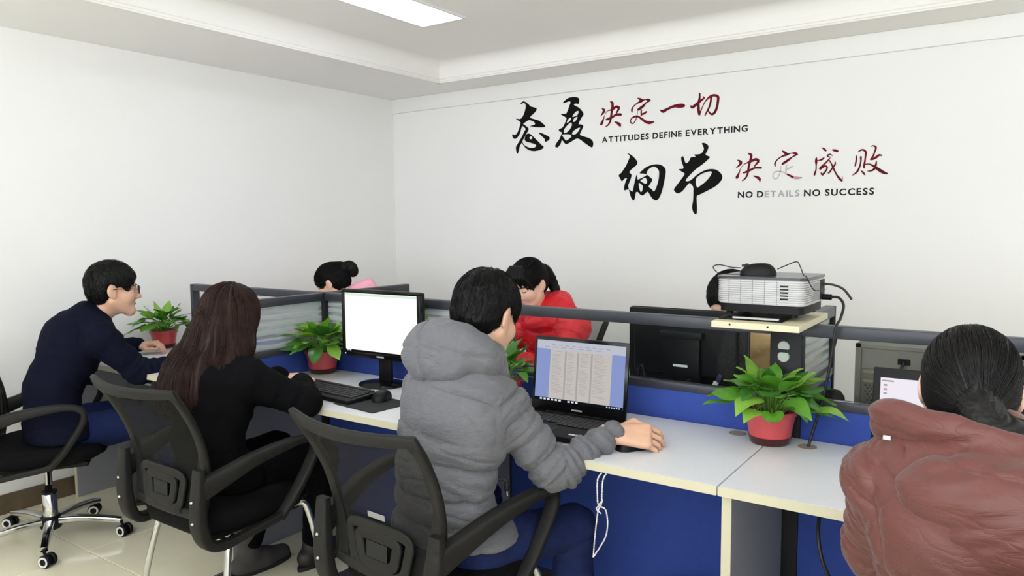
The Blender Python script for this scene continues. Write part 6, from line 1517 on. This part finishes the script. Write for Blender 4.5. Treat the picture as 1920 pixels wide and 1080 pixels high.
RED_GLYPHS = {'a1':[(0,[(-22808,21645,19),(-22650,21529,93),(-22678,21393,88),(-22894,21146,14)]),(0,[(-22821,20582,70),(-22821,20658,105),(-22721,20852,70),(-22606,21146,21),(-22464,21386,21),(-22264,21468,32),(-22065,21500,80),(-21756,21646,87),(-21559,21552,102)]),(0,[(-21559,21527,80),(-21670,21363,64),(-21768,21222,41)]),(0,[(-22505,20897,46),(-22320,20932,81),(-22036,21020,74),(-21754,21146,73),(-21390,21125,86)]),(0,[(-22180,22012,51),(-22038,21898,87),(-22037,21572,92),(-22093,21302,78),(-22135,21004,78),(-22205,20733,65),(-22347,20543,51),(-22533,20457,28)]),(0,[(-21894,20719,18),(-21668,20612,80),(-21499,20473,103),(-21471,20358,27)])],'a2':[(0,[(-20267,22055,27),(-20077,21938,89),(-19942,21827,99)]),(0,[(-20644,21194,40),(-20659,21368,67),(-20550,21555,40),(-20293,21727,44),(-20023,21823,77),(-19755,21906,31),(-19541,21860,88),(-19394,21796,44)]),(0,[(-19461,21791,55),(-19700,21693,44),(-19886,21516,88),(-20209,21326,84),(-20263,21282,33)]),(0,[(-20006,21307,44),(-20018,21113,53),(-20003,20915,49)]),(0,[(-20004,21013,55),(-19829,21046,66),(-19643,21152,55)]),(0,[(-20276,21259,22),(-20302,20942,22),(-20395,20704,31),(-20544,20506,36),(-20695,20531,40),(-20751,20685,36),(-20642,20848,45),(-20397,20913,67),(-20206,20884,56),(-19962,20715,71),(-19692,20521,84),(-19424,20450,99),(-19132,20486,39)])],'a3':[(0,[(-18750,21172,26),(-18554,21069,97),(-18243,21185,82),(-17859,21304,85),(-17477,21303,127),(-17250,21281,116),(-17161,21237,63)])],'a4':[(0,[(-16786,21236,42),(-16648,21140,87),(-16354,21335,83),(-16110,21497,72),(-15905,21628,45)]),(0,[(-16015,21709,25),(-15929,21630,41)]),(0,[(-16226,21928,52),(-16222,21648,66),(-16292,21305,79),(-16275,20953,87),(-16222,20691,83),(-16197,20618,41)]),(0,[(-16174,20733,41),(-16055,21049,29),(-15865,21403,37),(-15578,21652,71),(-15314,21705,71),(-15097,21591,81),(-15094,21349,77),(-15148,21009,77),(-15252,20742,77),(-15394,20616,71),(-15539,20652,57),(-15687,20852,29)]),(0,[(-15505,21644,71),(-15526,21392,61),(-15618,21054,57),(-15759,20789,53),(-15890,20544,33)])],'b1':[(0,[(-13894,17838,16),(-13694,17712,79),(-13703,17575,75),(-13979,17336,12)]),(0,[(-13875,16755,60),(-13876,16825,90),(-13798,17005,56),(-13687,17299,18),(-13529,17520,18),(-13278,17644,43),(-13051,17722,74),(-12802,17799,82),(-12642,17700,82)]),(0,[(-12642,17677,68),(-12774,17526,55),(-12885,17395,39)]),(0,[(-13544,17051,40),(-13337,17110,63),(-13064,17223,63),(-12838,17314,59),(-12465,17295,62)]),(0,[(-13253,18166,39),(-13092,18088,69),(-13088,17883,71),(-13163,17615,71),(-13215,17344,67),(-13245,17072,59),(-13332,16824,51),(-13467,16669,40),(-13593,16594,20)]),(0,[(-12955,16865,16),(-12715,16775,68),(-12566,16655,78),(-12551,16496,19)])],'b2':[(0,[(-11346,18205,23),(-11191,18096,72),(-11059,17977,79)]),(0,[(-11699,17335,29),(-11714,17514,53),(-11597,17709,34),(-11360,17873,42),(-11080,17967,64),(-10845,18030,26),(-10609,18016,75),(-10479,17920,30)]),(0,[(-10564,17925,52),(-10775,17817,37),(-10945,17694,66),(-11222,17510,72),(-11329,17427,42)]),(1,[(-11068,17414,38),(-11106,17194,42),(-11091,16971,38)]),(1,[(-11083,17126,38),(-10912,17206,41),(-10742,17308,41)]),(1,[(-11371,17340,23),(-11409,17075,23),(-11469,16855,30),(-11618,16638,34),(-11774,16689,34),(-11821,16848,31),(-11715,17023,38),(-11496,17057,38),(-11276,17002,34),(-11056,16881,38)]),(0,[(-11056,16881,42),(-10881,16784,56),(-10663,16664,71)]),(2,[(-10663,16664,71),(-10449,16633,71),(-10216,16645,28)])],'b3':[(0,[(-9208,18243,20),(-9067,18125,57),(-8985,18047,41)]),(0,[(-8677,18088,28),(-8528,18042,68),(-8368,17984,50)]),(0,[(-9485,17726,25),(-9492,17531,70),(-9486,17287,37),(-9491,17043,37),(-9556,16802,54),(-9565,16729,31)]),(0,[(-9457,17529,29),(-9341,17559,25),(-9203,17588,57),(-9068,17702,24)]),(0,[(-8634,17749,16),(-8773,17853,32),(-8909,17789,45),(-8838,17712,28),(-8701,17704,16)]),(0,[(-8768,17660,28),(-8879,17522,41),(-9081,17315,49),(-9306,17083,57)]),(0,[(-9282,17033,29),(-9055,17216,45),(-8916,17161,45),(-8957,16993,41),(-9136,16759,57),(-9232,16885,20)]),(0,[(-8811,17542,28),(-8691,17318,36),(-8594,17096,44),(-8426,16751,40),(-8237,16478,60),(-8110,16352,28)]),(0,[(-8121,16353,24),(-8117,16617,12)]),(0,[(-8513,17453,20),(-8508,17284,44),(-8640,17098,40),(-8771,16887,45),(-8872,16819,24)])],'b4':[(0,[(-7459,17727,20),(-7441,17513,43),(-7497,17136,36)]),(0,[(-7365,17898,27),(-7170,17992,47),(-6992,17863,51),(-7005,17535,43),(-7030,17301,47),(-7058,17114,55),(-7043,16995,27)]),(0,[(-7226,17642,55),(-7218,17382,39),(-7275,17078,43),(-7400,16823,51),(-7616,16655,20)]),(0,[(-7182,16884,24),(-7092,16785,51),(-7000,16651,35)]),(0,[(-6763,18142,19),(-6613,18167,35),(-6503,18066,50),(-6560,17837,42),(-6619,17653,43),(-6741,17426,54)]),(0,[(-6699,17447,50),(-6508,17530,66),(-6341,17660,54),(-6191,17628,27)]),(0,[(-6460,17364,27),(-6476,17178,50),(-6534,16970,58),(-6681,16860,47),(-6876,16846,23)]),(0,[(-7017,17206,31),(-6800,17218,31),(-6581,17089,58),(-6317,16889,77),(-6100,16739,77),(-5907,16660,38)])]}
LINE_1 = [(-22791,19444),(-13306,19449),(-22791,19822),(-13313,19800)]
LINE_2 = [(-13815,15620),(-6519,15600),(-13822,15988),(-6529,15951)]

M_INK = mat('black_vinyl', (8, 8, 9), 0.6, spec=0.12)
M_INKR = mat('red_vinyl', (104, 12, 26), 0.6, vary=0.45, vscale=9, spec=0.12)
M_INKF = mat('faded_vinyl', (196, 184, 186), 0.5)  # glare on the strokes, painted in as pale grey
M_INKF2 = mat('faded_red_vinyl', (186, 140, 150), 0.5)  # glare on a red stroke, painted in as a paler red
M_INKL = mat('letter_vinyl', (34, 36, 40), 0.6, spec=0.12)
M_INKG = mat('faded_letter_vinyl', (168, 170, 174), 0.5)  # glare on the letters, painted in as lighter grey
YW = YB - 0.0004
def closed_smooth(P, n=3):
    return [(v.x, v.y) for v in spline([(a, b, 0) for a, b in P], n, True)]
def fill_mesh(loops, th=0.0012):
    cu = bpy.data.curves.new('tmp', 'CURVE'); cu.dimensions = '2D'; cu.fill_mode = 'BOTH'; cu.extrude = th / 2
    for L in loops:
        sp = cu.splines.new('POLY'); sp.points.add(len(L) - 1); sp.use_cyclic_u = True
        for q, (a, b) in zip(sp.points, L): q.co = (a, b, 0, 1)
    ob = bpy.data.objects.new('tmp', cu); COL.objects.link(ob); bpy.context.view_layer.update()
    dg = bpy.context.evaluated_depsgraph_get(); me = bpy.data.meshes.new_from_object(ob.evaluated_get(dg))
    bpy.data.objects.remove(ob); bpy.data.curves.remove(cu)
    return me
def stand_up(me, x0, z0, th):
    for v in me.vertices: v.co = (v.co.x - x0, -v.co.z - th, v.co.y - z0)
def ribbon(bm, st, x0, z0, y, mi):
    P = spline([(a / 1e4, 0, b / 1e4) for a, b, w in st], 5); Wd = [v.x for v in spline([(w / 1e4, 0, 0) for a, b, w in st], 5)]
    n = len(P); A_, B_ = [], []
    for i in range(n):
        t = (P[min(i + 1, n - 1)] - P[max(i - 1, 0)]).normalized(); nn = Vector((-t.z, 0, t.x)); w = max(Wd[i], 0.0006)
        ext = t * (w * 0.35) * (-1 if i == 0 else (1 if i == n - 1 else 0)); k_ = 0.55 if i in (0, n - 1) else 1
        A_.append(bm.verts.new(Vector((P[i].x - x0, y, P[i].z - z0)) + nn * w * k_ + ext)); B_.append(bm.verts.new(Vector((P[i].x - x0, y, P[i].z - z0)) - nn * w * k_ + ext))
    for i in range(n - 1):
        f = bm.faces.new((A_[i], B_[i], B_[i + 1], A_[i + 1])); f.material_index = mi
def glyph_group(keys, red, label):
    xs = []
    for k in keys:
        if red: xs += [(p[0], p[1]) for _, st in RED_GLYPHS[k] for p in st]
        else: xs += [p for L, hs in BLACK_GLYPHS[k] for p in L]
    x0 = min(x for x, _ in xs) / 1e4; z0 = min(z for _, z in xs) / 1e4
    t = thing('wall_lettering', label, 'lettering', (x0, YW, z0))
    for k in keys:
        if red:
            bm = bmesh.new()
            for i, (c, st) in enumerate(RED_GLYPHS[k]): ribbon(bm, st, x0, z0, -0.0008 - 0.00012 * i, c)
            bmesh.ops.recalc_face_normals(bm, faces=bm.faces[:])
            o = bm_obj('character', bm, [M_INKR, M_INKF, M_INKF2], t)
        else:
            bm = bmesh.new()
            for i, (L, hs) in enumerate(BLACK_GLYPHS[k]):
                me = fill_mesh([closed_smooth([(a / 1e4, b / 1e4) for a, b in q]) for q in [L] + hs]); stand_up(me, x0, z0, 0.0008 + 0.0001 * i)
                bm.from_mesh(me); bpy.data.meshes.remove(me)
            for f in bm.faces: f.material_index = 0
            o = bm_obj('character', bm, M_INK, t)
    return t
glyph_group(('attitude', 'degree'), False, 'two large black brush characters at the upper left of the wall slogan')
glyph_group(('a1', 'a2', 'a3', 'a4'), True, 'four small red brush characters in the upper row of the wall slogan')
glyph_group(('fine', 'node'), False, 'two large black brush characters in the lower row of the wall slogan')
glyph_group(('b1', 'b2', 'b3', 'b4'), True, 'four small red brush characters in the lower row of the wall slogan')
def letters(text, Ln, label, glare_idx=()):
    (xa, za), (xb, zb), (_, zt), (_, zt2) = [(a / 1e4, b / 1e4) for a, b in Ln]
    t = thing('wall_lettering', label, 'lettering', (xa, YW, za))
    capz = ((zt - za) + (zt2 - zb)) / 2
    gl = []; adv = 0.0
    for ch in text:
        if ch == ' ': adv += 0.32; continue
        cu = bpy.data.curves.new('tmp', 'FONT'); cu.body = ch; cu.size = 1.0; cu.offset = 0.03; cu.extrude = 0.0; cu.resolution_u = 3
        ob = bpy.data.objects.new('tmp', cu); COL.objects.link(ob); bpy.context.view_layer.update()
        me = bpy.data.meshes.new_from_object(ob.evaluated_get(bpy.context.evaluated_depsgraph_get())); bpy.data.objects.remove(ob); bpy.data.curves.remove(cu)
        xs = [v.co.x for v in me.vertices]; ys = [v.co.y for v in me.vertices]; w = max(xs) - min(xs)
        gl.append((me, adv, min(xs), max(ys), w)); adv += w + 0.13
    tot = adv - 0.13; H0 = max(g[3] for g in gl)
    sx = (xb - xa) / tot; sz = capz / H0
    for i, (me, a, mn, _, w) in enumerate(gl):
        for v in me.vertices:
            u = (v.co.x - mn) * sx; fr = a * sx / (xb - xa)
            v.co = (u, -0.001, v.co.y * sz)
        o = link('letter', me, None, t); me.materials.clear(); me.materials.append(M_INKG if i in glare_idx else M_INKL)
        fr = a * sx / (xb - xa); o.location = (a * sx, 0, (zb - za) * fr)
    return t
letters('ATTITUDES DEFINE EVERYTHING', LINE_1, 'small dark english line under the upper row of the wall slogan', ())
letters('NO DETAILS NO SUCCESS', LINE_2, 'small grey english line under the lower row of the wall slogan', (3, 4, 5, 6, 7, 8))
